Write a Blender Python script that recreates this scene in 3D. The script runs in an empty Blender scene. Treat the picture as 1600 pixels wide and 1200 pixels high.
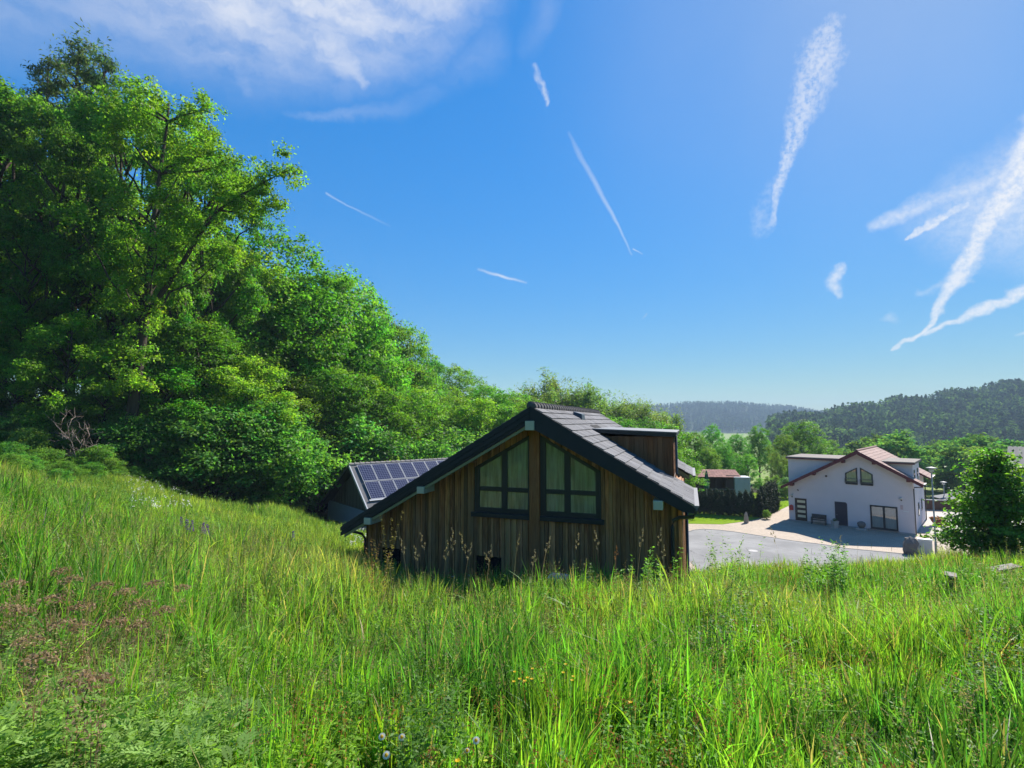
import bpy, math, random
import numpy as np
from mathutils import Vector

sc = bpy.context.scene
COL = sc.collection
rng = np.random.default_rng(7)
random.seed(7)

# ---------------------------------------------------------------- camera, sky, sun, exposure
FPX = 800.0                                   # focal length in photo pixels (1600 wide)
PITCH = math.atan(58 / FPX)
H = 9.93                                      # camera height above the yard (z = 0)
cd = bpy.data.cameras.new('camera'); cam = bpy.data.objects.new('camera', cd); COL.objects.link(cam)
cd.sensor_fit = 'HORIZONTAL'; cd.sensor_width = 36.0; cd.lens = 36.0 * FPX / 1600.0
cd.clip_start = 0.05; cd.clip_end = 20000
cam.location = (0, 0, H); cam.rotation_euler = (math.pi / 2 + PITCH, 0, 0)
sc.camera = cam

SUN_AZ, SUN_EL = math.radians(44), math.radians(42)
SUN_DIR = Vector((math.sin(SUN_AZ) * math.cos(SUN_EL), math.cos(SUN_AZ) * math.cos(SUN_EL), math.sin(SUN_EL)))
ld = bpy.data.lights.new('sun', 'SUN'); ld.energy = 3.9; ld.angle = math.radians(0.53); ld.color = (1.0, 0.95, 0.87)
sun = bpy.data.objects.new('sun', ld); COL.objects.link(sun)
sun.rotation_euler = SUN_DIR.to_track_quat('Z', 'Y').to_euler()

sc.view_settings.view_transform = 'Standard'; sc.view_settings.look = 'None'
sc.view_settings.exposure = 1.35; sc.view_settings.gamma = 1.0
cy = sc.cycles
cy.use_denoising = True
cy.max_bounces = 8; cy.diffuse_bounces = 4; cy.glossy_bounces = 3; cy.transmission_bounces = 4
cy.transparent_max_bounces = 6; cy.volume_bounces = 0
cy.sample_clamp_indirect = 6.0
cy.use_adaptive_sampling = True; cy.adaptive_threshold = 0.012


def ray(x, y):
    X = (x - 800) / FPX; Z = (600 - y) / FPX
    return np.array([X, math.cos(PITCH) - Z * math.sin(PITCH), math.sin(PITCH) + Z * math.cos(PITCH)])


def azel(x, y):
    r = ray(x, y)
    return math.atan2(r[0], r[1]), math.atan2(r[2], math.hypot(r[0], r[1]))


class NT:
    """small helper to write node maths"""
    def __init__(s, tree): s.t = tree; s.n = tree.nodes; s.l = tree.links
    def new(s, typ, **kw):
        nd = s.n.new(typ)
        for k, v in kw.items(): setattr(nd, k, v)
        return nd
    def put(s, sock, v):
        if isinstance(v, bpy.types.NodeSocket): s.l.new(v, sock)
        else: sock.default_value = v
    def m(s, op, a, b=None, c=None, clamp=False):
        nd = s.n.new('ShaderNodeMath'); nd.operation = op; nd.use_clamp = clamp
        for i, v in enumerate((a, b, c)):
            if v is not None: s.put(nd.inputs[i], v)
        return nd.outputs[0]
    def v(s, op, a, b=None):
        nd = s.n.new('ShaderNodeVectorMath'); nd.operation = op
        s.put(nd.inputs[0], a)
        if b is not None: s.put(nd.inputs[1], b)
        return nd.outputs['Value'] if op in ('DOT_PRODUCT', 'LENGTH', 'DISTANCE') else nd.outputs[0]
    def noise(s, vec, scale, detail=3.0, rough=0.55, dist=0.0, out='Fac'):
        nd = s.n.new('ShaderNodeTexNoise'); s.put(nd.inputs['Vector'], vec)
        nd.inputs['Scale'].default_value = scale; nd.inputs['Detail'].default_value = detail
        nd.inputs['Roughness'].default_value = rough; nd.inputs['Distortion'].default_value = dist
        return nd.outputs[out]
    def ramp(s, fac, stops):
        nd = s.n.new('ShaderNodeValToRGB'); s.put(nd.inputs[0], fac); e = nd.color_ramp.elements
        while len(e) < len(stops): e.new(0.5)
        for i, (p, c) in enumerate(stops):
            e[i].position = p; e[i].color = (*c, 1) if len(c) == 3 else c
        return nd.outputs[0]
    def mix(s, fac, a, b, blend='MIX'):
        nd = s.n.new('ShaderNodeMix'); nd.data_type = 'RGBA'; nd.blend_type = blend
        s.put(nd.inputs[0], fac)
        for i, v in ((6, a), (7, b)):
            s.put(nd.inputs[i], (*v, 1) if isinstance(v, tuple) and len(v) == 3 else v)
        return nd.outputs[2]
    def smooth(s, v, a, b):
        nd = s.n.new('ShaderNodeMapRange'); nd.interpolation_type = 'SMOOTHSTEP'
        s.put(nd.inputs[0], v); s.put(nd.inputs[1], a); s.put(nd.inputs[2], b)
        return nd.outputs[0]
    def scale3(s, vec, sc3):
        return s.v('MULTIPLY', vec, sc3)


def build_world():
    w = bpy.data.worlds.new('World'); sc.world = w; w.use_nodes = True
    w.cycles.sampling_method = 'MANUAL'; w.cycles.sample_map_resolution = 512
    T = NT(w.node_tree); T.n.clear()
    out = T.new('ShaderNodeOutputWorld'); bg = T.new('ShaderNodeBackground')
    bg.inputs['Strength'].default_value = 0.15
    sky = T.new('ShaderNodeTexSky'); sky.sky_type = 'NISHITA'; sky.sun_disc = False
    sky.sun_elevation = SUN_EL; sky.sun_rotation = SUN_AZ
    sky.altitude = 400; sky.air_density = 1.0; sky.dust_density = 0.2; sky.ozone_density = 3.0
    hs = T.new('ShaderNodeHueSaturation'); hs.inputs['Saturation'].default_value = 1.36
    T.l.new(sky.outputs[0], hs.inputs['Color'])
    rb = T.new('ShaderNodeRGBToBW'); T.l.new(sky.outputs[0], rb.inputs[0])       # soften the glare around the sun and horizon
    gl = T.m('DIVIDE', 1.0, T.m('ADD', T.m('DIVIDE', rb.outputs[0], 2.05), 1.0))
    skyc = T.mix(1.0, T.mix(1.0, hs.outputs[0], gl, 'MULTIPLY'), (.82, .985, 1.0), 'MULTIPLY')
    d = T.new('ShaderNodeTexCoord').outputs['Generated']
    sp = T.new('ShaderNodeSeparateXYZ'); T.l.new(d, sp.inputs[0])
    az = T.m('ARCTAN2', sp.outputs[0], sp.outputs[1])
    el = T.m('ARCSINE', sp.outputs[2])
    cb = T.new('ShaderNodeCombineXYZ'); T.l.new(az, cb.inputs[0]); T.l.new(el, cb.inputs[1])
    P0 = cb.outputs[0]
    # wind-torn wobble of the cloud coordinates
    n1 = T.noise(P0, 26.0, 4.0, 0.6, 0.0, 'Color')
    wob = T.v('MULTIPLY', T.v('SUBTRACT', n1, (0.5, 0.5, 0.5)), (0.028, 0.028, 0.0))
    P = T.v('ADD', P0, wob)
    nw = T.v('MULTIPLY', T.v('SUBTRACT', T.noise(P0, 90.0, 3.0, 0.6, 0.0, 'Color'), (0.5, 0.5, 0.5)), (0.007, 0.007, 0.0))
    P = T.v('ADD', P, nw)
    Pf = T.v('ADD', P0, T.v('MULTIPLY', wob, (0.25, 0.25, 0)))

    dep = [None]

    def seg(Pv, a, b, wa, wb, ia, ib, sharp):
        wk = 1.1 if sharp < 0.18 else 0.9
        A = azel(*a); B = azel(*b)
        ba = (B[0] - A[0], B[1] - A[1], 0.0); L2 = ba[0] ** 2 + ba[1] ** 2
        if dep[0] is not None:                  # evaluate one trail after the other (keeps the shader stack small)
            nd = T.n.new('ShaderNodeVectorMath'); nd.operation = 'MULTIPLY_ADD'
            T.l.new(dep[0], nd.inputs[0]); nd.inputs[1].default_value = (1e-9, 1e-9, 0.0); T.l.new(Pv, nd.inputs[2]); Pv = nd.outputs[0]
        pa = T.v('SUBTRACT', Pv, (A[0], A[1], 0.0))
        t = T.m('MULTIPLY', T.v('DOT_PRODUCT', pa, ba), 1.0 / L2, clamp=True)
        sc_ = T.n.new('ShaderNodeVectorMath'); sc_.operation = 'SCALE'
        sc_.inputs[0].default_value = ba; T.l.new(t, sc_.inputs['Scale'])
        dist = T.v('DISTANCE', pa, sc_.outputs[0])
        wd = T.m('MULTIPLY_ADD', t, (wb - wa) / FPX * wk, wa / FPX * wk)
        q = T.m('DIVIDE', dist, wd)
        mk = T.smooth(q, 1.0, sharp)
        it = T.m('MULTIPLY_ADD', t, ib - ia, ia)
        dep[0] = T.m('MULTIPLY', mk, it)
        return dep[0]

    def chain(Pv, pts, sharp):
        acc = None
        for p, q in zip(pts[:-1], pts[1:]):
            s_ = seg(Pv, p[:2], q[:2], p[2], q[2], p[3], q[3], sharp)
            acc = s_ if acc is None else T.m('MAXIMUM', acc, s_); dep[0] = acc
        return acc
    fine = T.noise(P0, 130.0, 4.0, 0.65)
    mid = T.noise(P0, 42.0, 5.0, 0.62)
    puff = T.smooth(T.m('ADD', T.m('MULTIPLY', fine, 0.65), T.m('MULTIPLY', mid, 0.45)), 0.40, 0.66)
    # long ragged plume
    plume = chain(P, [(1302, 45, 20, .55), (1282, 90, 40, .6), (1258, 165, 32, .58), (1236, 230, 15, .62), (1216, 290, 9, .6), (1207, 340, 6, .45), (1195, 366, 10, .15)], 0.15)
    plume2 = chain(P, [(1206, 278, 8, .16), (1188, 330, 18, .28), (1186, 362, 16, .22)], 0.0)
    plume3 = chain(P, [(1264, 80, 16, .3), (1243, 150, 18, .2)], 0.0)
    # bright trails at the right edge
    tr = chain(P, [(1640, 200, 40, .95), (1585, 285, 26, .95), (1545, 345, 17, .9), (1518, 395, 19, .85), (1495, 435, 16, .85), (1470, 470, 9, .85), (1458, 500, 6, .8), (1440, 520, 6.5, .85), (1396, 544, 4, .6)], 0.2)
    tr2 = chain(P, [(1625, 447, 14, .8), (1570, 470, 9, .85), (1515, 494, 9, .8), (1450, 520, 5, .7)], 0.2)
    tr3 = chain(P, [(1366, 354, 11, .5), (1400, 337, 15, .65), (1450, 318, 17, .5), (1530, 292, 20, .6), (1600, 262, 26, .75)], 0.0)
    tr4 = chain(P, [(1414, 376, 3, .7), (1452, 350, 10, .85), (1514, 322, 5, .7)], 0.2)
    veil = chain(P, [(1430, 355, 30, .18), (1530, 330, 75, .5), (1640, 305, 110, .7)], 0.0)
    small = chain(P, [(1310, 418, 7, .65), (1302, 436, 12, .75), (1310, 462, 6, .45)], 0.0)
    w1 = chain(P, [(1378, 503, 3, .1), (1395, 499, 9, .3)], 0.0)
    w2 = chain(P, [(1440, 455, 6, .22), (1510, 436, 8, .35)], 0.0)
    left1 = chain(P, [(834, 105, 6, .28), (846, 135, 8, .5), (855, 160, 6, .5)], 0.0)
    puffy = T.m('MULTIPLY', T.m('MAXIMUM', T.m('MAXIMUM', plume, plume2), plume3), T.m('MULTIPLY_ADD', puff, 0.75, 0.25))
    silky = None
    for c in (tr, tr2, tr3, tr4, veil, small, w1, w2, left1):
        silky = c if silky is None else T.m('MAXIMUM', silky, c)
    puffy = T.m('MAXIMUM', puffy, T.m('MULTIPLY', silky, T.m('MULTIPLY_ADD', puff, 0.42, 0.60)))
    thin = chain(Pf, [(889, 208, 4, .10), (905, 240, 6, .22), (935, 295, 5.5, .30), (965, 350, 3.2, .34), (987, 398, 2, .18)], 0.0)
    for pts in ([(510, 302, 2.2, .26), (545, 322, 2.0, .22), (610, 354, 2.5, .05)],
                [(748, 421, 3.4, .2), (785, 432, 3.2, .6), (822, 442, 2.6, .2)],
                [(990, 389, 1.5, .4), (1004, 397, 1.4, .2)], [(1003, 498, 1.4, .1), (1011, 490, 1.4, .35)],
                [(1485, 360, 2, .3), (1600, 374, 2.5, .3)], [(1588, 523, 2, .2), (1606, 518, 2.5, .5)]):
        thin = T.m('MAXIMUM', thin, chain(Pf, pts, 0.0))
    # soft cirrus sheet, upper left
    rot = T.new('ShaderNodeMapping'); rot.inputs['Rotation'].default_value = (0, 0, math.radians(-62)); rot.inputs['Scale'].default_value = (1.0, 3.4, 1.0)
    T.l.new(T.v('ADD', P0, T.v('MULTIPLY', wob, (1.6, 1.6, 0))), rot.inputs[0])
    streak = T.noise(rot.outputs[0], 7.0, 6.0, 0.6)
    soft = T.noise(P0, 6.0, 4.0, 0.55)
    sheet = chain(P, [(-40, 0, 80, .26), (90, -10, 90, .28), (260, -20, 110, .6), (370, 0, 120, .75), (520, -15, 130, .9), (640, -30, 120, .9), (745, -60, 80, .6)], 0.0)
    tong = T.m('MAXIMUM', chain(P, [(470, 30, 90, .8), (545, 95, 36, .75), (568, 128, 14, .5)], 0.0),
               chain(P, [(330, 30, 80, .7), (365, 90, 40, .5), (385, 135, 22, .3)], 0.0))
    tong = T.m('MAXIMUM', tong, chain(P, [(440, 178, 7, .06), (500, 182, 7, .2), (620, 168, 18, .14), (700, 125, 24, .12), (760, 70, 50, .14)], 0.0))
    tong = T.m('MAXIMUM', tong, chain(P, [(820, 80, 22, .05), (850, 30, 30, .14), (860, -20, 40, .16)], 0.0))
    sheet = T.m('MAXIMUM', sheet, tong)
    st = T.smooth(T.m('ADD', T.m('MULTIPLY', streak, 0.75), T.m('MULTIPLY', soft, 0.4)), 0.25, 0.85)
    sheet = T.m('MULTIPLY', sheet, T.m('MULTIPLY_ADD', st, 1.0, 0.12))
    # faint high veil around the upper right
    glow = chain(P0, [(980, -40, 200, .04), (1130, -10, 330, .09), (1400, 60, 300, .10), (1560, 130, 220, .06)], 0.0)
    glow = T.m('MULTIPLY', glow, T.m('MULTIPLY_ADD', soft, 0.8, 0.5))
    tot = T.m('MAXIMUM', T.m('MAXIMUM', puffy, thin), T.m('MAXIMUM', sheet, glow), clamp=True)
    colr = T.mix(tot, skyc, (2.35, 2.4, 2.52))
    T.l.new(colr, bg.inputs['Color']); T.l.new(bg.outputs[0], out.inputs['Surface'])


build_world()

# ---------------------------------------------------------------- mesh helpers
def link(o, parent=None):
    COL.objects.link(o)
    if parent is not None: o.parent = parent
    return o


def tag(o, label=None, cat=None, group=None, kind=None):
    for k, v in (('label', label), ('category', cat), ('group', group), ('kind', kind)):
        if v: o[k] = v
    return o


def thing(name, label, cat, loc=(0, 0, 0), rz=0.0, group=None):
    o = bpy.data.objects.new(name, None); o.empty_display_size = 0.2
    o.location = loc; o.rotation_euler = (0, 0, rz); link(o)
    return tag(o, label, cat, group)


def np_mesh(name, V, polys, mat, col=None, smooth=False):
    """V (n,3); polys: list of int arrays (m,k) with k = 3 or 4; col (faces,3)"""
    me = bpy.data.meshes.new(name)
    V = np.asarray(V, np.float32); me.vertices.add(len(V)); me.vertices.foreach_set('co', V.ravel())
    loops = np.concatenate([p.ravel() for p in polys]).astype(np.int32)
    tot = np.concatenate([np.full(len(p), p.shape[1], np.int32) for p in polys])
    st = np.concatenate([[0], np.cumsum(tot)[:-1]]).astype(np.int32)
    me.loops.add(len(loops)); me.loops.foreach_set('vertex_index', loops)
    me.polygons.add(len(tot)); me.polygons.foreach_set('loop_start', st)
    if smooth: me.polygons.foreach_set('use_smooth', np.ones(len(tot), bool))
    if col is not None:
        a = me.attributes.new('Col', 'FLOAT_COLOR', 'FACE')
        c = np.ones((len(tot), 4), np.float32); c[:, :3] = col; a.data.foreach_set('color', c.ravel())
    me.materials.append(mat); me.update(calc_edges=True)
    return me


def obj(name, me, parent=None, loc=None):
    o = bpy.data.objects.new(name, me); link(o, parent)
    if loc is not None: o.location = loc
    return o


class MB:
    """collects simple solids and links them as ONE mesh object"""
    def __init__(s): s.v = []; s.f = []; s.c = []
    def poly(s, pts, faces, col=None):
        b = len(s.v); s.v += [tuple(p) for p in pts]
        for f in faces: s.f.append(tuple(b + i for i in f)); s.c.append(col or (1, 1, 1))
        return s
    def box(s, x0, x1, y0, y1, z0, z1, col=None):
        p = [(x0, y0, z0), (x1, y0, z0), (x1, y1, z0), (x0, y1, z0), (x0, y0, z1), (x1, y0, z1), (x1, y1, z1), (x0, y1, z1)]
        return s.poly(p, [(0, 3, 2, 1), (4, 5, 6, 7), (0, 1, 5, 4), (1, 2, 6, 5), (2, 3, 7, 6), (3, 0, 4, 7)], col)
    def prism_y(s, prof, y0, y1, col=None):
        """profile in (x,z), counter-clockwise seen from -y, extruded along y"""
        n = len(prof)
        p = [(x, y0, z) for x, z in prof] + [(x, y1, z) for x, z in prof]
        f = [tuple(range(n)), tuple(range(2 * n - 1, n - 1, -1))]
        f += [((i + 1) % n, i, n + i, n + (i + 1) % n) for i in range(n)]
        return s.poly(p, f, col)
    def prism_z(s, prof, z0, z1, col=None):
        n = len(prof)
        p = [(x, y, z0) for x, y in prof] + [(x, y, z1) for x, y in prof]
        f = [tuple(range(n - 1, -1, -1)), tuple(range(n, 2 * n))]
        f += [(i, (i + 1) % n, n + (i + 1) % n, n + i) for i in range(n)]
        return s.poly(p, f, col)
    def slab(s, pts4, n, th, col=None):
        """four corners (ccw from above) pushed down by th along n"""
        a = [Vector(p) for p in pts4]; b = [p - Vector(n) * th for p in a]
        return s.poly(a + b, [(0, 1, 2, 3), (7, 6, 5, 4), (0, 4, 5, 1), (1, 5, 6, 2), (2, 6, 7, 3), (3, 7, 4, 0)], col)
    def tube(s, pts, rad, n=8, col=None, caps=True):
        pts = [Vector(p) for p in pts]; b = len(s.v); m = len(pts)
        if not hasattr(rad, '__len__'): rad = [rad] * m
        for i, p in enumerate(pts):
            t = (pts[min(i + 1, m - 1)] - pts[max(i - 1, 0)]).normalized()
            u = t.orthogonal().normalized() if abs(t.z) > 0.9 else t.cross(Vector((0, 0, 1))).normalized()
            w = t.cross(u)
            for k in range(n):
                a = 2 * math.pi * k / n; s.v.append(tuple(p + (u * math.cos(a) + w * math.sin(a)) * rad[i]))
        for i in range(m - 1):
            for k in range(n):
                s.f.append((b + i * n + k, b + i * n + (k + 1) % n, b + (i + 1) * n + (k + 1) % n, b + (i + 1) * n + k)); s.c.append(col or (1, 1, 1))
        if caps:
            s.f.append(tuple(b + k for k in range(n))[::-1]); s.c.append(col or (1, 1, 1))
            s.f.append(tuple(b + (m - 1) * n + k for k in range(n))); s.c.append(col or (1, 1, 1))
        return s
    def lathe(s, prof, n=16, cx=0, cy_=0, col=None):
        b = len(s.v); m = len(prof)
        for r, z in prof:
            for k in range(n):
                a = 2 * math.pi * k / n; s.v.append((cx + r * math.cos(a), cy_ + r * math.sin(a), z))
        for i in range(m - 1):
            for k in range(n):
                s.f.append((b + i * n + k, b + i * n + (k + 1) % n, b + (i + 1) * n + (k + 1) % n, b + (i + 1) * n + k)); s.c.append(col or (1, 1, 1))
        s.f.append(tuple(b + k for k in range(n))[::-1]); s.c.append(col or (1, 1, 1))
        s.f.append(tuple(b + (m - 1) * n + k for k in range(n))); s.c.append(col or (1, 1, 1))
        return s
    def build(s, name, mat, parent=None, smooth=False, bevel=0.0):
        me = bpy.data.meshes.new(name); me.from_pydata(s.v, [], s.f); me.materials.append(mat)
        a = me.attributes.new('Col', 'FLOAT_COLOR', 'FACE')
        c = np.ones((len(s.f), 4), np.float32); c[:, :3] = s.c; a.data.foreach_set('color', c.ravel())
        if smooth: me.polygons.foreach_set('use_smooth', np.ones(len(s.f), bool))
        me.update()
        o = obj(name, me, parent)
        if bevel:
            m = o.modifiers.new('bevel', 'BEVEL'); m.width = bevel; m.segments = 2; m.limit_method = 'ANGLE'
        return o


# ---------------------------------------------------------------- materials
def mat_base(name):
    m = bpy.data.materials.new(name); m.use_nodes = True
    T = NT(m.node_tree); T.n.clear()
    out = T.new('ShaderNodeOutputMaterial'); bs = T.new('ShaderNodeBsdfPrincipled')
    T.l.new(bs.outputs[0], out.inputs[0])
    return m, T, bs, out


def m_plain(name, col, rough=0.6, var=0.18, scale=3.0, spec=0.4, metal=0.0, bump=0.0, bscale=30.0, attr=False, stretch=None):
    m, T, bs, out = mat_base(name)
    tc = T.new('ShaderNodeTexCoord').outputs['Object']
    if stretch: tc = T.scale3(tc, stretch)
    n = T.noise(tc, scale, 5.0, 0.6)
    f = T.m('MULTIPLY_ADD', n, 2 * var, 1 - var)
    c = T.mix(1.0, (*col, 1), f, 'MULTIPLY')
    if attr:
        at = T.new('ShaderNodeAttribute'); at.attribute_name = 'Col'
        c = T.mix(1.0, c, at.outputs['Color'], 'MULTIPLY')
    T.l.new(c, bs.inputs['Base Color'])
    bs.inputs['Roughness'].default_value = rough; bs.inputs['Metallic'].default_value = metal
    bs.inputs['Specular IOR Level'].default_value = spec
    if bump:
        b = T.new('ShaderNodeBump'); b.inputs['Strength'].default_value = bump; b.inputs['Distance'].default_value = 0.02
        T.l.new(T.noise(tc, bscale, 4.0, 0.6), b.inputs['Height']); T.l.new(b.outputs[0], bs.inputs['Normal'])
    return m


def m_leaf(name, trans=0.42, tint=(1.3, 1.5, 0.6), rough=0.5, spec=0.18, objvar=0.0, huevar=0.02):
    m, T, bs, out = mat_base(name)
    at = T.new('ShaderNodeAttribute'); at.attribute_name = 'Col'
    c = at.outputs['Color']
    if objvar:
        oi = T.new('ShaderNodeObjectInfo').outputs['Random']
        hs = T.new('ShaderNodeHueSaturation'); T.l.new(c, hs.inputs['Color'])
        T.l.new(T.m('MULTIPLY_ADD', oi, 2 * objvar, 1 - objvar), hs.inputs['Value'])
        r2 = T.m('FRACT', T.m('MULTIPLY', oi, 17.31))
        T.l.new(T.m('MULTIPLY_ADD', r2, 2 * huevar, 0.5 - huevar), hs.inputs['Hue'])
        c = hs.outputs[0]
    T.l.new(c, bs.inputs['Base Color']); bs.inputs['Roughness'].default_value = rough
    bs.inputs['Specular IOR Level'].default_value = spec
    tr = T.new('ShaderNodeBsdfTranslucent'); T.l.new(T.mix(1.0, c, tint, 'MULTIPLY'), tr.inputs['Color'])
    mx = T.new('ShaderNodeMixShader'); mx.inputs[0].default_value = trans
    T.l.new(bs.outputs[0], mx.inputs[1]); T.l.new(tr.outputs[0], mx.inputs[2]); T.l.new(mx.outputs[0], out.inputs[0])
    return m


def m_glass(name, tint, rough=0.03, ior=2.0, wav=0.02, fold_k=0.3):
    m, T, bs, out = mat_base(name)
    tc = T.new('ShaderNodeTexCoord').outputs['Object']
    fold = T.noise(T.scale3(tc, (1.0, 1.0, 0.08)), 9.0, 3.0, 0.6)          # net curtain folds behind the pane
    T.l.new(T.mix(T.smooth(fold, 0.35, 0.65), tuple((1 - fold_k) * v for v in tint), tuple((1 + fold_k) * v for v in tint)), bs.inputs['Base Color'])
    bs.inputs['Roughness'].default_value = rough; bs.inputs['IOR'].default_value = ior
    b = T.new('ShaderNodeBump'); b.inputs['Strength'].default_value = wav; b.inputs['Distance'].default_value = 0.05
    T.l.new(T.noise(tc, 2.5, 2.0, 0.5), b.inputs['Height']); T.l.new(b.outputs[0], bs.inputs['Normal'])
    return m


def m_clad(name):
    m, T, bs, out = mat_base(name)
    at = T.new('ShaderNodeAttribute'); at.attribute_name = 'Col'
    tc = T.new('ShaderNodeTexCoord').outputs['Object']
    g = T.noise(T.scale3(tc, (9.0, 9.0, 0.5)), 4.0, 6.0, 0.65)
    st = T.noise(T.scale3(tc, (2.2, 2.2, 0.35)), 1.4, 4.0, 0.6)
    c = T.mix(T.smooth(g, 0.3, 0.72), (0.20, 0.078, 0.030), (0.50, 0.240, 0.100))
    c = T.mix(T.smooth(st, 0.42, 0.68), c, (0.30, 0.168, 0.088))
    c = T.mix(1.0, c, at.outputs['Color'], 'MULTIPLY')
    T.l.new(c, bs.inputs['Base Color']); bs.inputs['Roughness'].default_value = 0.75; bs.inputs['Specular IOR Level'].default_value = 0.2
    b = T.new('ShaderNodeBump'); b.inputs['Strength'].default_value = 0.5; b.inputs['Distance'].default_value = 0.01
    T.l.new(g, b.inputs['Height']); T.l.new(b.outputs[0], bs.inputs['Normal'])
    return m


def m_asphalt(name):
    m, T, bs, out = mat_base(name)
    tc = T.new('ShaderNodeTexCoord').outputs['Object']
    n1 = T.noise(tc, 0.22, 5.0, 0.6); n2 = T.noise(tc, 30.0, 3.0, 0.7)
    c = T.mix(T.smooth(n1, 0.35, 0.65), (0.215, 0.210, 0.205), (0.300, 0.292, 0.283))
    vo = T.new('ShaderNodeTexVoronoi'); vo.feature = 'DISTANCE_TO_EDGE'; vo.inputs['Scale'].default_value = 0.22
    T.l.new(T.v('ADD', tc, T.v('MULTIPLY', T.noise(tc, 0.9, 3.0, 0.6, 0.0, 'Color'), (1.2, 1.2, 0))), vo.inputs['Vector'])
    c = T.mix(T.smooth(vo.outputs['Distance'], 0.006, 0.0), c, (0.09, 0.088, 0.085))
    c = T.mix(1.0, c, T.m('MULTIPLY_ADD', n2, 0.3, 0.85), 'MULTIPLY')
    T.l.new(c, bs.inputs['Base Color']); bs.inputs['Roughness'].default_value = 0.95; bs.inputs['Specular IOR Level'].default_value = 0.08
    return m


def m_pv(name):
    """dark blue cells with pale conductor lines (object space: x across, y along the panel, metres)"""
    m, T, bs, out = mat_base(name)
    sp = T.new('ShaderNodeSeparateXYZ'); T.l.new(T.new('ShaderNodeTexCoord').outputs['Object'], sp.inputs[0])
    def grid(v, cell):
        f = T.m('FRACT', T.m('DIVIDE', v, cell)); a = T.m('ABSOLUTE', T.m('SUBTRACT', f, 0.5))
        return T.smooth(a, 0.40, 0.46)
    g = T.m('MAXIMUM', grid(sp.outputs[0], 0.16), grid(sp.outputs[1], 0.16))
    c = T.mix(g, (0.012, 0.014, 0.045), (0.15, 0.16, 0.22))
    T.l.new(c, bs.inputs['Base Color']); bs.inputs['Roughness'].default_value = 0.18; bs.inputs['Specular IOR Level'].default_value = 0.35
    return m


def m_paver(name, c1, c2, bw, bh, mortar, rough=0.85):
    m, T, bs, out = mat_base(name)
    tc = T.new('ShaderNodeTexCoord').outputs['Object']
    mp = T.new('ShaderNodeMapping'); mp.inputs['Rotation'].default_value = (0, 0, 0.6); T.l.new(tc, mp.inputs[0])
    br = T.new('ShaderNodeTexBrick'); T.l.new(mp.outputs[0], br.inputs[0])
    br.inputs['Color1'].default_value = (*c1, 1); br.inputs['Color2'].default_value = (*c2, 1); br.inputs['Mortar'].default_value = (*mortar, 1)
    br.inputs['Scale'].default_value = 1.0; br.inputs['Brick Width'].default_value = bw; br.inputs['Row Height'].default_value = bh; br.inputs['Mortar Size'].default_value = 0.008
    n = T.noise(tc, 0.5, 5.0, 0.65)
    c = T.mix(1.0, br.outputs[0], T.m('MULTIPLY_ADD', n, 0.5, 0.75), 'MULTIPLY')
    T.l.new(c, bs.inputs['Base Color']); bs.inputs['Roughness'].default_value = rough
    return m


def m_ground(name):
    m, T, bs, out = mat_base(name)
    at = T.new('ShaderNodeAttribute'); at.attribute_name = 'Col'
    tc = T.new('ShaderNodeTexCoord').outputs['Object']
    n = T.noise(tc, 1.3, 6.0, 0.7); n2 = T.noise(tc, 0.08, 4.0, 0.6); n3 = T.noise(tc, 9.0, 4.0, 0.7)
    c = T.mix(1.0, at.outputs['Color'], T.m('MULTIPLY_ADD', n, 1.0, 0.5), 'MULTIPLY')
    c = T.mix(1.0, c, T.m('MULTIPLY_ADD', n2, 0.7, 0.65), 'MULTIPLY')
    c = T.mix(1.0, c, T.m('MULTIPLY_ADD', n3, 0.8, 0.6), 'MULTIPLY')
    T.l.new(c, bs.inputs['Base Color']); bs.inputs['Roughness'].default_value = 0.95; bs.inputs['Specular IOR Level'].default_value = 0.1
    b = T.new('ShaderNodeBump'); b.inputs['Strength'].default_value = 0.8; b.inputs['Distance'].default_value = 0.2
    T.l.new(n3, b.inputs['Height']); T.l.new(b.outputs[0], bs.inputs['Normal'])
    return m


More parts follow.
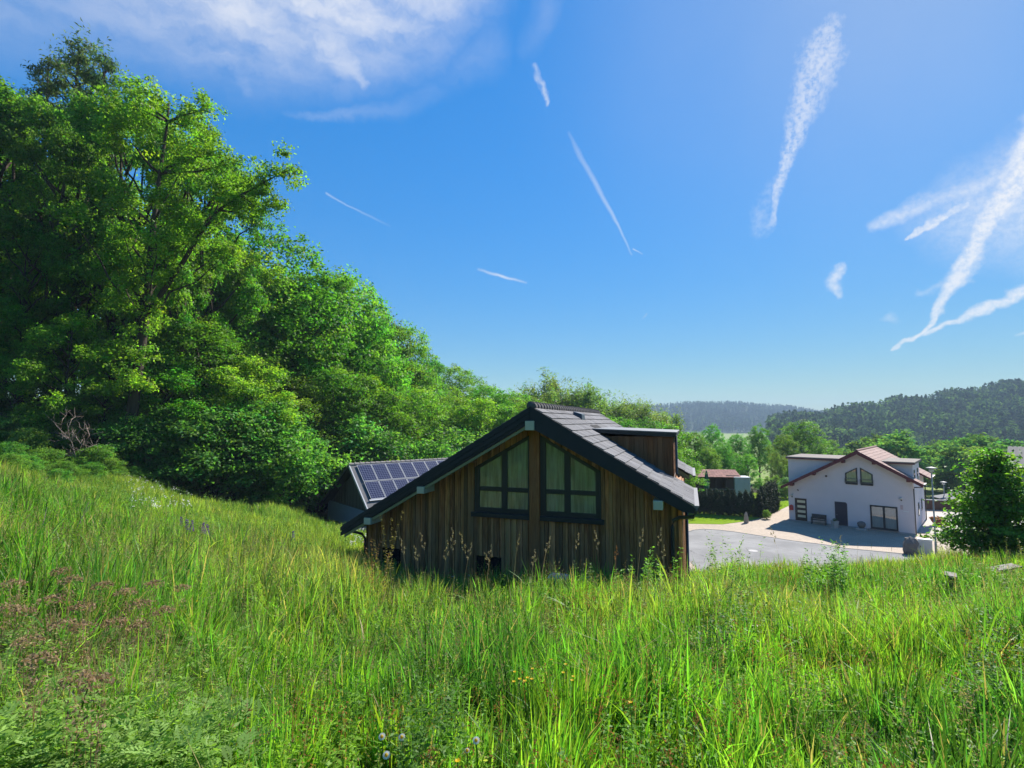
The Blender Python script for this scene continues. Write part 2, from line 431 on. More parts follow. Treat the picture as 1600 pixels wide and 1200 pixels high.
M = {
    'clad': m_clad('weathered_boards'),
    'anth': m_plain('anthracite_paint', (0.016, 0.020, 0.028), 0.45, 0.15, 4, 0.4),
    'verge': m_plain('verge_board', (0.020, 0.024, 0.032), 0.65, 0.25, 2.0, 0.25, bump=0.2, bscale=12),
    'tile': m_plain('grey_roof_tile', (0.150, 0.147, 0.150), 0.85, 0.22, 2.5, 0.12, bump=0.25, bscale=40, attr=True),
    'soffit': m_plain('pale_soffit', (0.20, 0.20, 0.11), 0.7, 0.2, 3),
    'purlin': m_plain('purlin_cap', (0.46, 0.46, 0.37), 0.6, 0.12, 5),
    'pane': m_glass('window_pane', (0.10, 0.135, 0.12), 0.03, 2.0, 0.2, 0.4),
    'pane_house': m_glass('house_pane', (0.20, 0.22, 0.21), 0.03, 2.5, 0.02, 0.06),
    'metal': m_plain('pale_metal', (0.17, 0.17, 0.175), 0.6, 0.15, 3, 0.4, 0.2),
    'panelframe': m_plain('panel_frame', (0.36, 0.37, 0.40), 0.5, 0.1, 3, 0.3),
    'lamp': m_plain('lamp_post_paint', (0.27, 0.28, 0.26), 0.6, 0.1, 3, 0.3),
    'dark_metal': m_plain('dark_metal', (0.03, 0.032, 0.036), 0.35, 0.15, 5, 0.5),
    'render': m_plain('pale_render', (0.66, 0.61, 0.65), 0.85, 0.10, 0.5, 0.2, bump=0.15, bscale=60),
    'plinth': m_plain('grey_plinth', (0.36, 0.35, 0.36), 0.85, 0.15, 3),
    'redtile': m_plain('red_roof_tile', (0.30, 0.205, 0.18), 0.8, 0.2, 2.0, 0.15, attr=True),
    'redboard': m_plain('wine_red_board', (0.115, 0.020, 0.030), 0.55, 0.2, 4),
    'flatroof': m_plain('flat_roof_felt', (0.24, 0.21, 0.185), 0.9, 0.2, 1.5, 0.1),
    'navy': m_plain('navy_door', (0.020, 0.024, 0.050), 0.45, 0.1, 3),
    'brown_door': m_plain('dark_brown_door', (0.035, 0.022, 0.020), 0.45, 0.15, 3),
    'cream': m_plain('cream_glass', (0.62, 0.58, 0.42), 0.3, 0.1, 4),
    'bark': m_plain('bark', (0.055, 0.042, 0.032), 0.9, 0.45, 5, 0.15, bump=0.8, bscale=10, stretch=(3, 3, 0.6)),
    'dead': m_plain('dead_wood', (0.24, 0.185, 0.15), 0.85, 0.3, 6),
    'leaf': m_leaf('leaf', 0.56, objvar=0.26, huevar=0.028),
    'leaf_far': m_leaf('leaf_far', 0.35, rough=1.0, spec=0.0, objvar=0.22, huevar=0.03),
    'grass': m_leaf('grass_blade', 0.52, (1.4, 1.5, 0.6), 0.45, 0.25),
    'weed': m_leaf('weed_leaf', 0.46, (1.4, 1.5, 0.65), 0.5, 0.15),
    'straw': m_leaf('dry_straw', 0.40, (1.15, 1.05, 0.75), 0.85, 0.05),
    'petal': m_leaf('petal', 0.5, (1.1, 1.08, 1), 0.5, 0.2),
    'thuja': m_leaf('thuja_leaf', 0.15, (1.2, 1.3, 0.7), 0.6, 0.2, objvar=0.12),
    'ground': m_ground('soil_and_turf'),
    'lawn': m_plain('mown_lawn', (0.17, 0.26, 0.025), 1.0, 0.25, 1.2, 0.0, bump=0.6, bscale=25),
    'asphalt': m_asphalt('grey_asphalt'),
    'paver': m_paver('beige_paver', (0.40, 0.315, 0.235), (0.335, 0.265, 0.20), 0.24, 0.16, (0.19, 0.155, 0.125)),
    'slab': m_paver('pale_slab', (0.37, 0.335, 0.295), (0.33, 0.30, 0.265), 0.6, 0.4, (0.27, 0.25, 0.23)),
    'kerb': m_plain('dark_kerb', (0.16, 0.155, 0.15), 0.9, 0.2, 4),
    'stone': m_plain('standing_stone', (0.33, 0.29, 0.24), 0.9, 0.3, 4, 0.2, bump=0.9, bscale=6),
    'boulder': m_plain('dark_boulder', (0.16, 0.145, 0.14), 0.9, 0.35, 3, 0.2, bump=1.0, bscale=5),
    'white': m_plain('white_plastic', (0.72, 0.73, 0.75), 0.5, 0.06, 4),
    'corr': m_plain('pale_panel', (0.55, 0.56, 0.55), 0.5, 0.12, 3),
    'concrete': m_plain('planter_concrete', (0.40, 0.38, 0.36), 0.85, 0.2, 5),
    'red': m_plain('red_paint', (0.42, 0.03, 0.04), 0.4, 0.1, 4),
    'green_cloth': m_plain('green_canvas', (0.010, 0.12, 0.075), 0.8, 0.15, 6),
    'brownwood': m_plain('brown_timber', (0.10, 0.055, 0.04), 0.7, 0.3, 5, 0.2, stretch=(1, 1, 4)),
    'graywood': m_plain('grey_barn_boards', (0.085, 0.078, 0.065), 0.85, 0.3, 5, 0.15, stretch=(4, 4, 0.5), attr=True),
    'found': m_plain('blue_grey_foundation', (0.22, 0.25, 0.34), 0.85, 0.12, 2),
    'pv': m_pv('solar_cells'),
    'greyroof': m_plain('grey_corrugated', (0.085, 0.088, 0.095), 0.8, 0.15, 3, 0.4),
    'board': m_plain('bleached_board', (0.15, 0.135, 0.115), 0.8, 0.2, 4, stretch=(1, 5, 5)),
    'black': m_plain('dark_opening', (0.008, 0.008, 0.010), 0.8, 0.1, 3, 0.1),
}

# ---------------------------------------------------------------- ground
def sstep(x, a, b):
    t = np.clip((x - a) / (b - a), 0, 1); return t * t * (3 - 2 * t)


def terr(x, y):
    x = np.asarray(x, float); y = np.asarray(y, float)
    k = 0.205 + 0.07 * sstep(x, -7.0, 0.5)
    yy = np.where(y < 15, 0.217 * y, 0.217 * 15 + k * (y - 15))
    lat = 0.225 * np.maximum(-x - 2.5, 0)
    rgt = 0.035 * np.maximum(x, 0) * (1 - sstep(y, 17, 31)) + 0.55 * sstep(x, 13, 20) * sstep(y, 12, 17) * (1 - sstep(y, 19, 29))
    a = 8.33 - yy + lat + rgt
    bump = 0.10 * np.sin(0.9 * x + 1.3 * np.sin(0.5 * y)) + 0.08 * np.sin(0.7 * y + 0.6 * x + 1.0) + 0.05 * np.sin(2.1 * x - 1.7 * y)
    a = a + bump * sstep(np.hypot(x, y), 1.0, 5.0) * (1 - sstep(y, 24, 34) * sstep(x, -10, 2))
    fl = -0.08 - np.clip((y - 66) * 0.06, 0, 14) * sstep(y, 62, 75) - 2.2 * sstep(x, 50, 57) * sstep(y, 40, 55)
    return 0.5 * (a + fl + np.sqrt((a - fl) ** 2 + 0.09))


def build_ground():
    xs = np.unique(np.concatenate([np.linspace(-650, -70, 25), np.arange(-70, 75, 1.0), np.linspace(75, 300, 24), np.linspace(330, 2500, 30)]))
    ys = np.unique(np.concatenate([np.linspace(-180, -30, 12), np.arange(-30, 110, 1.0), np.linspace(110, 400, 30), np.linspace(430, 2200, 25)]))
    X, Y = np.meshgrid(xs, ys); Z = terr(X, Y)
    V = np.stack([X, Y, Z], -1).reshape(-1, 3)
    nx, ny = len(xs), len(ys)
    i = (np.arange(ny - 1)[:, None] * nx + np.arange(nx - 1)[None, :]).ravel()
    F = np.stack([i, i + 1, i + nx + 1, i + nx], -1)
    cx, cy2 = V[F][:, :, 0].mean(1), V[F][:, :, 1].mean(1)
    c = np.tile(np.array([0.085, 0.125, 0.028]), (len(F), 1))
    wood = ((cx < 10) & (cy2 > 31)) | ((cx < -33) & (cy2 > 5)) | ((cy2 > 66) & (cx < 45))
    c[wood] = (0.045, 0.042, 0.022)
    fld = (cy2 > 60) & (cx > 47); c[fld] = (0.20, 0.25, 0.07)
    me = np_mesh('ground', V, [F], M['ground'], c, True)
    tag(obj('ground', me), kind='structure')

    def sheet(name, pts, z, mat, th=0.0):
        mb = MB(); mb.prism_z(pts, z - 0.06, z); tag(mb.build(name, mat), kind='structure')
    sheet('pavement', [(10.5, 31), (26, 31), (36, 36.2), (47, 41), (52, 47), (50.5, 57), (48, 72), (39.0, 72), (33.1, 61.7), (26.9, 54.7), (24.6, 52.7), (22.8, 51.5), (20.3, 50.2), (16.4, 50.6), (12.0, 51.5), (10.5, 45)], 0.0, M['paver'])
    asp = [(12.2, 31), (25.5, 31.3), (31.5, 36.4), (29.2, 39.3), (26.2, 40.8), (25.1, 42.1), (23.3, 43.4), (21.0, 45.8), (19.9, 46.9), (18.9, 47.6), (17.7, 48.0), (16.6, 47.6), (15.6, 46.6), (13.9, 42.4), (12.7, 38.4)]
    sheet('road', asp, 0.012, M['asphalt'])
    kb = MB()
    edge = asp[2:]
    for p, q in zip(edge[:-1], edge[1:]):
        d = Vector((q[0] - p[0], q[1] - p[1], 0)).normalized(); n = Vector((-d.y, d.x, 0)) * 0.06
        P, Q = Vector((*p, 0)), Vector((*q, 0))
        kb.prism_z([(P - n)[:2], (P + n)[:2], (Q + n)[:2], (Q - n)[:2]][::-1], -0.03, 0.03)
    tag(kb.build('kerb', M['kerb']), kind='structure')
    sheet('terrace', [(42.6, 43.8), (47.5, 41.9), (51.8, 47.2), (50.0, 56.4), (46.6, 56.6), (43.2, 58.0), (36.4, 46.6)], 0.010, M['slab'])
    sheet('lawn', [(10.5, 51.9), (12.0, 51.5), (16.4, 50.6), (20.3, 50.2), (22.8, 51.5), (24.6, 52.7), (26.9, 54.7), (33.1, 61.7), (39.0, 72), (10.5, 72)], 0.02, M['lawn'])
    # manhole cover in the road
    mb = MB(); mb.lathe([(0.02, 0.013), (0.34, 0.013), (0.34, 0.02), (0.02, 0.02)], 20, 18.5, 40.1)
    tag(mb.build('manhole_cover', M['concrete']), 'round pale manhole cover set in the grey road', 'manhole cover')


build_ground()

# ---------------------------------------------------------------- wooden house (front left corner at local origin)
YAW1 = math.radians(19.05)
P1 = (-4.867, 17.465)
RU = 5.95                                           # ridge position along the gable
def roof1(u): return 10.38 - 0.595 * abs(u - RU)


def wooden_house():
    R = thing('wooden_house', 'dark wooden board house with grey tiled gable roof in the meadow', 'house', (P1[0], P1[1], 0), -YAW1)
    L = 10.3
    under = lambda u: roof1(u) - 0.30
    core = MB(); core.prism_y([(0.04, 2.0), (9.96, 2.0), (9.96, under(9.96)), (RU, under(RU)), (0.04, under(0.04))], 0.06, L)
    # boards of the gable
    r = random.Random(3)
    holes = [(3.93, 5.73, 7.13, lambda u: 8.50 + (u - 3.93) * 0.567), (6.05, 7.86, 7.13, lambda u: 9.52 - (u - 6.05) * 0.567),
             (0.62, 1.32, 0.0, lambda u: 5.78), (3.98, 4.82, 0.0, lambda u: 5.80)]
    cuts = sorted({0.0, 10.0, *[h[0] for h in holes], *[h[1] for h in holes], 5.73, 6.05, RU})
    u = 0.0; edges = [0.0]
    while u < 10.0:
        u2 = min(u + r.choice((0.07, 0.09, 0.11, 0.12)), 10.0)
        for c in cuts:
            if u + 1e-6 < c < u2 - 1e-6: u2 = c; break
        edges.append(u2); u = u2
    for i, (a, b) in enumerate(zip(edges[:-1], edges[1:])):
        if 5.73 - 1e-4 < a and b < 6.05 + 1e-4: continue
        dp = -0.045 if i % 2 else -0.016
        g = r.choice((0.5, 0.65, 0.8, 0.9, 1.0, 1.15, 1.35)) * r.uniform(0.85, 1.15); col = (g * r.uniform(0.95, 1.1), g, g * r.uniform(0.85, 1.05))
        lo = (2.0, 2.0); spans = []
        for h0, h1, zb, zt in holes[2:] + holes[:2]:
            if a >= h0 - 1e-4 and b <= h1 + 1e-4:
                if zb > 3: spans.append((lo, (zb - 0.10, zb - 0.10)))
                lo = (zt(a), zt(b))
        spans.append((lo, (under(a), under(b))))
        for lo, hi in spans:
            core.prism_y([(a + .004, lo[0]), (b - .004, lo[1]), (b - .004, hi[1]), (a + .004, hi[0])], dp, 0.058, col)
    # side walls clad with boards
    for s, x0 in ((-1, 0.0), (1, 10.0)):
        v = 0.0; i = 0
        while v < L - 0.02:
            w = r.choice((0.12, 0.14, 0.17)); v2 = min(v + w, L); dp = 0.05 if i % 2 else 0.02; i += 1
            g = r.uniform(0.6, 1.3); z1 = under(x0) - 0.02
            core.box(x0 - 0.03 if s > 0 else x0 - dp, x0 + dp if s > 0 else x0 + 0.03, v + 0.003, v2 - 0.003, 2.0, z1, (g, g, g)); v = v2
    core.build('wall', M['clad'], R)
    pb = MB(); pb.box(5.73, 6.05, -0.11, 0.05, 2.0, under(RU) - 0.1, (0.85, 0.7, 0.6)); pb.build('post', M['clad'], R, bevel=0.01)
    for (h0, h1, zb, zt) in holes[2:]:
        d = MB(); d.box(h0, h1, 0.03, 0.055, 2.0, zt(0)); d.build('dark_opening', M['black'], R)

    # windows: frame (with mullion, rail), four panes, sill
    def window(mir):
        X = (lambda t: t) if not mir else (lambda t: 2 * 5.892 - t)
        def pr(mb, prof, y0, y1):
            prof = [(X(x), z) for x, z in prof]
            if mir: prof = prof[::-1]
            mb.prism_y(prof, y0, y1)
        top = lambda u: 8.50 + (u - 3.93) * 0.567
        f = MB()
        jl = 0.15; ji = 0.17 if mir else 0.07
        i0 = 5.73 - ji
        pr(f, [(3.93, 7.13), (3.93 + jl, 7.13), (3.93 + jl, top(3.93 + jl)), (3.93, top(3.93))], -0.035, 0.055)
        pr(f, [(i0, 7.13), (5.73, 7.13), (5.73, top(5.73)), (i0, top(i0))], -0.035, 0.055)
        pr(f, [(3.93 + jl, 7.13), (i0, 7.13), (i0, 7.27), (3.93 + jl, 7.27)], -0.033, 0.055)
        pr(f, [(3.93 + jl, top(3.93 + jl) - 0.12), (i0, top(i0) - 0.12), (i0, top(i0)), (3.93 + jl, top(3.93 + jl))], -0.033, 0.055)
        pr(f, [(4.82, 7.27), (5.00, 7.27), (5.00, top(5.0) - .12), (4.82, top(4.82) - .12)], -0.031, 0.055)
        pr(f, [(3.93 + jl, 7.78), (4.82, 7.78), (4.82, 7.91), (3.93 + jl, 7.91)], -0.029, 0.055)
        pr(f, [(5.00, 7.78), (i0, 7.78), (i0, 7.91), (5.00, 7.91)], -0.029, 0.055)
        fo = f.build('window', M['anth'], R)
        for q in ([(4.08, 7.27), (4.82, 7.27), (4.82, 7.78), (4.08, 7.78)], [(5.0, 7.27), (i0, 7.27), (i0, 7.78), (5.0, 7.78)],
                  [(4.08, 7.91), (4.82, 7.91), (4.82, top(4.82) - .12), (4.08, top(4.08) - .12)], [(5.0, 7.91), (i0, 7.91), (i0, top(i0) - .12), (5.0, top(5.0) - .12)]):
            p = MB(); pr(p, q, 0.004, 0.03); p.build('pane', M['pane'], fo)
        s = MB(); pr(s, [(3.84, 6.99), (5.73, 6.99), (5.73, 7.125), (3.84, 7.125)], -0.12, 0.05); s.build('sill', M['anth'], fo, bevel=0.008)
    window(False); window(True)

    # roof: tiles in courses on both slopes
    v0, v1 = -0.62, 10.9
    def slope(u_end, sgn):
        n = Vector((sgn * 0.511, 0, 0.8595)); dn = Vector((sgn * 0.8595, 0, -0.511))
        Ls = abs(u_end - RU) / 0.8595
        nr = int(round(Ls / 0.345)); pt = Ls / nr
        t = MB(); rr = random.Random(5 if sgn > 0 else 6)
        for i in range(nr):
            s0, s1 = i * pt, (i + 1) * pt + 0.03
            ncol = 34; cw = (v1 - v0) / ncol; off = 0
            uc = RU + sgn * 0.8595 * (i + 0.5) * pt
            for k in range(ncol):
                a, b = v0 + k * cw + 0.004, v0 + (k + 1) * cw - 0.004
                if sgn > 0 and uc > 9.75 and 3.15 < (a + b) / 2 < 7.2: continue
                if sgn > 0 and abs((a + b) / 2 - 3.9) < 0.75 and 6.98 < uc < 7.28: continue      # skylight opening
                l0 = 0.030 + rr.uniform(-.003, .003); l1 = 0.058 + rr.uniform(-.004, .004); g = rr.uniform(0.74, 1.18)
                A = Vector((RU, 0, 10.38 - 0.05)) + dn * s0 + n * l0; B = Vector((RU, 0, 10.38 - 0.05)) + dn * s1 + n * l1
                pts = [(A.x, a, A.z), (B.x, a, B.z), (B.x, b, B.z), (A.x, b, A.z)]
                if sgn < 0: pts = pts[::-1]
                t.slab(pts, n, 0.026, (g, g, g * 1.02))
        return t
    roof = slope(10.33, 1)
    rl = slope(-0.47, -1); b = len(roof.v); roof.v += rl.v; roof.f += [tuple(b + i for i in f) for f in rl.f]; roof.c += rl.c
    ro = roof.build('roof', M['tile'], R)
    dk = MB()
    for sgn, ue in ((1, 9.76), (-1, -0.40)):
        e = roof1(ue)
        pr = [(RU, 10.30 - 0.04), (ue, e - 0.10), (ue, e - 0.30), (RU, 10.30 - 0.24)]
        if sgn > 0: pr = pr[::-1]
        dk.prism_y(pr, v0 + 0.05, v1 - 0.05)
    for a, b2 in ((v0 + .05, 3.2), (7.2, v1 - .05)):
        e0, e1 = roof1(9.76), roof1(10.26)
        dk.prism_y([(9.762, e0 - .30), (10.26, e1 - .26), (10.26, e1 - .10), (9.762, e0 - .10)], a, b2)
    dk.build('soffit', M['soffit'], ro)
    cap = MB(); v = v0 - 0.02
    while v < v1:
        rr = 0.125
        cap.tube([(RU, v, 10.375), (RU, v + 0.36, 10.350)], [rr + 0.012, rr - 0.004], 12, (0.72, 0.68, 0.66)); v += 0.33
    cap.build('ridge_tiles', M['tile'], ro, True)
    vb = MB()
    e = roof1(10.36)
    vb.prism_y([(RU, 9.74), (10.10, 7.56), (10.36, e - 0.20), (10.36, e - 0.03), (RU, 10.36)], -0.66, -0.60)
    vb.build('verge_board', M['verge'], ro)
    vb = MB(); e = roof1(-0.47)
    vb.prism_y([(RU, 9.90), (RU, 10.36), (-0.47, e - 0.01), (-0.50, e - 0.20), (-0.40, e - 0.30)], -0.66, -0.60)
    vb.build('verge_board', M['verge'], ro)
    tb = MB(); tb.prism_y([(-0.40, roof1(-0.47) - 0.40), (RU - .14, 9.70), (RU - .14, 9.79), (-0.40, roof1(-0.47) - 0.31)], -0.655, -0.605); tb.build('soffit_trim', M['soffit'], ro)
    # stepped verge tiles of the left slope, seen from below
    vt = MB(); rr = random.Random(9)
    for i in range(18):
        s0 = 0.05 + i * 0.415
        for k in (0, 1):
            A = Vector((RU - 0.8595 * s0, 0, 10.34 - 0.511 * s0 - 0.16 * k)); B = A + Vector((-0.8595, 0, -0.511)) * 0.43
            vt.prism_y([(A.x, A.z), (B.x, B.z), (B.x, B.z - 0.135), (A.x, A.z - 0.15)], -0.70 + 0.012 * k, -0.662)
    vt.build('verge_tiles', M['verge'], ro)
    for (uu, zz, w, hh) in ((5.93, 9.80, 0.27, 0.27), (2.40, 7.80, 0.25, 0.21), (0.50, 6.74, 0.25, 0.21), (9.47, 7.71, 0.25, 0.24)):
        p = MB(); p.box(uu - w / 2, uu + w / 2, -0.72, 0.05, zz - hh / 2, zz + hh / 2); p.build('purlin', M['purlin'], R, bevel=0.012)
    # vent and skylight on the right slope
    x = MB(); zc = roof1(6.45); x.poly([(6.30, 3.55, zc + .09), (6.62, 3.55, zc - .11), (6.62, 4.15, zc - .11), (6.30, 4.15, zc + .09), (6.28, 3.6, zc + .20), (6.60, 3.6, zc + .10), (6.60, 4.1, zc + .10), (6.28, 4.1, zc + .20)],
                [(0, 1, 5, 4), (1, 2, 6, 5), (2, 3, 7, 6), (3, 0, 4, 7), (4, 5, 6, 7)]); x.build('roof_vent', M['dark_metal'], ro)
    x = MB(); dn = Vector((0.8595, 0, -0.511)); n = Vector((0.511, 0, 0.8595))
    for du in (0,):
        A = Vector((6.98, 3.2, roof1(6.98) + 0.02)); B = A + dn * 0.42
        x.slab([A, B, B + Vector((0, 1.4, 0)), A + Vector((0, 1.4, 0))], n, 0.06)
    sk = x.build('skylight', M['black'], ro)
    x = MB(); x.slab([A + n * .03 + dn * .36, A + n * .03 + dn * .46, A + n * .03 + dn * .46 + Vector((0, 1.4, 0)), A + n * .03 + dn * .36 + Vector((0, 1.4, 0))], n, 0.05); x.build('frame', M['metal'], sk)
    # dormer
    D = MB(); ue = 9.79; vd = 2.7; ve = 7.1; zt = 9.40; r2 = random.Random(8)
    uu = 7.35
    while uu < ue - 0.01:
        u2 = min(uu + 0.15, ue); g = r2.uniform(0.45, 0.75)
        D.prism_y([(uu + .003, roof1(uu) - .12), (u2 - .003, roof1(u2) - .12), (u2 - .003, zt + .02), (uu + .003, zt + .02)], vd - (0.04 if int(uu * 10) % 2 else 0.02), vd + 0.05, (g, g * .9, g * .85)); uu = u2
    D.prism_y([(7.35, 9.30), (ue, 6.9), (ue, zt), (7.35, zt)], vd + 0.05, ve)
    D.box(ue - .05, ue, vd + .05, ve - .003, 6.5, zt - .003, (0.5, 0.45, 0.4))
    do = D.build('dormer', M['clad'], R)
    x = MB(); x.prism_y([(7.0, 9.55), (ue + 0.10, 9.41), (ue + 0.10, 9.54), (7.0, 9.65)], vd - 0.12, ve + 0.1); x.build('roof', M['anth'], do)
    x = MB(); x.prism_y([(7.05, 9.652), (ue + 0.12, 9.542), (ue + 0.12, 9.575), (7.05, 9.685)], vd - 0.14, ve + 0.12); x.build('roof_edge', M['metal'], do)
    x = MB(); x.tube([(ue + .09, vd - .02, 9.45), (ue + .09, vd - .02, 8.25), (ue + .16, vd - .02, 8.12)], 0.04, 10); x.build('downpipe', M['dark_metal'], do, True)
    # gutter + downpipes
    for a, b2 in ((v0, 3.2), (7.2, v1)):
        g = MB(); pr = []
        for k in range(9):
            t = math.pi + math.pi * k / 8; pr.append((10.42 + 0.075 * math.cos(t), 7.74 + 0.075 * math.sin(t)))
        g.prism_y(pr, a, b2); g.build('gutter', M['metal'], ro)
    x = MB(); x.tube([(10.40, -0.52, 7.68), (10.40, -0.52, 7.55), (10.34, -0.45, 7.42), (10.0, -0.18, 7.34), (9.83, -0.13, 7.24), (9.80, -0.13, 7.05), (9.80, -0.13, 2.0)], 0.05, 12); x.build('downpipe', M['dark_metal'], R, True)
    x = MB(); x.tube([(10.17, 0.25, 7.6), (10.17, 0.25, 2.0)], 0.045, 12); x.build('downpipe', M['dark_metal'], R, True)
    x = MB(); x.box(9.96, 10.055, -0.05, 0.06, 2.0, 7.5, (2.2, 1.6, 1.3)); x.build('corner_board', M['clad'], R)
    x = MB(); x.tube([(-0.42, -0.5, 6.45), (-0.36, -0.4, 6.32), (-0.12, -0.1, 6.18), (-0.09, 0.05, 6.0), (-0.09, 0.05, 2.0)], 0.045, 10); x.build('downpipe', M['dark_metal'], R, True)


wooden_house()

# ---------------------------------------------------------------- white house
YAW2 = math.radians(43.0)
P2 = (27.90, 52.365)
def roof2(u): return 7.23 - 0.578 * abs(u - 6.09)


def white_house():
    R = thing('white_house', 'pale rendered house with wine red gable roof beside the paved yard', 'house', (P2[0], P2[1], 0), -YAW2)
    L = 9.8; un = lambda u: roof2(u) - 0.22
    w = MB(); w.prism_y([(0, -0.05), (10, -0.05), (10, un(10)), (6.09, un(6.09)), (0, un(0))], 0, L); w.build('wall', M['render'], R)
    b = MB(); b.box(-0.02, 10.02, -0.02, L + .02, -0.05, 0.12); b.build('plinth', M['plinth'], R)
    v0, v1 = -0.72, L + 0.55
    t = MB(); rr = random.Random(11)
    for sgn, ue in ((1, 10.79), (-1, -0.47)):
        n = Vector((sgn * 0.5, 0, 0.866)); dn = Vector((sgn * 0.866, 0, -0.5))
        Ls = abs(ue - 6.09) / 0.866; nr = 15; pt = Ls / nr
        for i in range(nr):
            uc = 6.09 + sgn * 0.866 * (i + .5) * pt
            for k in range(22):
                a = v0 + (v1 - v0) * k / 22 + .003; b2 = v0 + (v1 - v0) * (k + 1) / 22 - .003; vm = (a + b2) / 2
                if 0.9 < vm < 6.4 and ((sgn > 0 and uc > 8.2) or (sgn < 0 and uc < 4.3)): continue
                g = rr.uniform(0.86, 1.12)
                A = Vector((6.09, 0, 7.20)) + dn * i * pt; B = Vector((6.09, 0, 7.20)) + dn * (i + 1) * pt + n * 0.02
                pts = [(A.x, a, A.z), (B.x, a, B.z), (B.x, b2, B.z), (A.x, b2, A.z)]
                t.slab(pts if sgn > 0 else pts[::-1], n, 0.03, (g, g * .97, g * .95))
    t.tube([(6.09, v0, 7.2), (6.09, v1, 7.2)], 0.11, 10, (0.9, 0.8, 0.8))
    ro = t.build('roof', M['redtile'], R)
    for sgn, ue in ((1, 10.79), (-1, -0.47)):
        e = roof2(ue)
        for (a, b2) in ((v0 - .04, v0 + .06), (v1 - .06, v1 + .04)):
            x = MB(); pr = [(6.09, 7.22), (ue, e - .02), (ue, e - .30), (6.09, 6.86)]
            x.prism_y(pr[::-1] if sgn > 0 else pr, a, b2); x.build('verge_board', M['redboard'], ro)
        x = MB()
        for (a, b2) in ((v0 + .061, 0.9), (6.4, v1 - .061)):
            pr = [(6.09, 7.15), (ue, e - .07), (ue, e - .20), (6.09, 7.0)]
            x.prism_y(pr[::-1] if sgn > 0 else pr, a, b2)
        x.build('soffit', M['redboard'], ro)
    for (u, z) in ((0.46, 3.62), (2.42, 4.80), (4.92, 6.12), (7.33, 6.12), (9.77, 4.72)):
        x = MB(); x.box(u - .13, u + .13, -0.62, 0.02, z - .12, z + .13); x.build('rafter_end', M['redboard'], R)
    # dormers
    d = MB(); d.prism_y([(-0.15, 3.2), (4.6, 5.6), (4.6, 6.12), (-0.15, 6.12)], 0.9, 6.4); do = d.build('dormer', M['render'], R)
    x = MB(); x.box(-0.30, 4.75, 0.72, 6.55, 6.12, 6.32); x.build('roof', M['flatroof'], do)
    x = MB(); x.box(-0.32, 4.50, 0.70, 0.718, 6.10, 6.20); x.build('fascia', M['redboard'], do)
    d = MB(); d.prism_y([(7.7, 5.6), (9.985, 4.0), (9.985, 6.08), (7.7, 6.08)], 0.95, 6.3); do = d.build('dormer', M['render'], R)
    x = MB(); x.box(7.55, 10.18, 0.62, 6.45, 6.08, 6.27); x.build('roof', M['flatroof'], do)
    x = MB(); x.box(7.9, 10.19, 0.60, 0.618, 6.06, 6.16); x.build('fascia', M['redboard'], do)
    for a in (1.6, 4.3):
        x = MB(); x.box(9.95, 10.01, a, a + 0.9, 4.35, 5.5); wo = x.build('window', M['anth'], do)
        x = MB(); x.box(10.005, 10.02, a + .09, a + .81, 4.44, 5.41); x.build('pane', M['pane_house'], wo)
    # gable windows
    def gw(u0, u1, zb, z0, z1):
        f = MB(); k = (z1 - z0) / (u1 - u0); top = lambda u: z0 + (u - u0) * k
        f.prism_y([(u0, zb), (u0 + .1, zb), (u0 + .1, top(u0 + .1)), (u0, top(u0))], -.05, .05)
        f.prism_y([(u1 - .1, zb), (u1, zb), (u1, top(u1)), (u1 - .1, top(u1 - .1))], -.05, .05)
        f.prism_y([(u0 + .1, zb), (u1 - .1, zb), (u1 - .1, zb + .28), (u0 + .1, zb + .28)], -.048, .05)
        f.prism_y([(u0 + .1, top(u0 + .1) - .1), (u1 - .1, top(u1 - .1) - .1), (u1 - .1, top(u1 - .1)), (u0 + .1, top(u0 + .1))], -.048, .05)
        fo = f.build('window', M['anth'], R)
        p = MB(); p.prism_y([(u0 + .1, zb + .28), (u1 - .1, zb + .28), (u1 - .1, top(u1 - .1) - .1), (u0 + .1, top(u0 + .1) - .1)], -.02, .02); p.build('pane', M['pane_house'], fo)
        p = MB()
        for z in (zb + .22, zb + .52): p.tube([(u0 - .04, -.14, z), (u1 + .04, -.14, z)], .02, 8)
        for u in (u0 - .02, u1 + .02): p.tube([(u, -.14, zb + .1), (u, -.14, zb + .55)], .02, 8); p.tube([(u, -.14, zb + .3), (u, .02, zb + .3)], .015, 6)
        p.build('railing', M['metal'], fo)
    gw(4.98, 5.95, 4.0, 5.02, 5.60); gw(6.18, 7.14, 4.0, 5.62, 5.04)
    # front door with four glazed strips
    x = MB(); x.box(.58, 1.62, -.04, .02, .1, 2.27); do = x.build('door', M['brown_door'], R)
    for z in (.42, .88, 1.36, 1.85):
        x = MB(); x.box(.80, 1.50, -.055, -.038, z, z + .24); x.build('pane', M['cream'], do)
    x = MB(); x.tube([(.70, -.10, .8), (.70, -.10, 1.6)], .018, 8); x.tube([(.70, -.1, .9), (.70, -.03, .9)], .012, 6); x.tube([(.70, -.1, 1.5), (.70, -.03, 1.5)], .012, 6); x.build('handle', M['metal'], do)
    x = MB(); x.prism_y([(4.02, .1), (5.02, .1), (5.02, 2.16), (4.92, 2.28), (4.02, 2.28)], -.04, .02); do = x.build('door', M['navy'], R)
    x = MB(); x.box(4.10, 4.22, -.075, -.042, 1.02, 1.07); x.build('handle', M['metal'], do)
    # patio door
    f = MB()
    for (a, b2) in ((6.81, 6.93), (7.76, 7.92), (8.72, 8.84)): f.box(a, b2, -.05, .03, .16, 2.27)
    for (a, b2) in ((6.93, 7.76), (7.92, 8.72)): f.box(a, b2, -.048, .03, .16, .30); f.box(a, b2, -.048, .03, 2.14, 2.27)
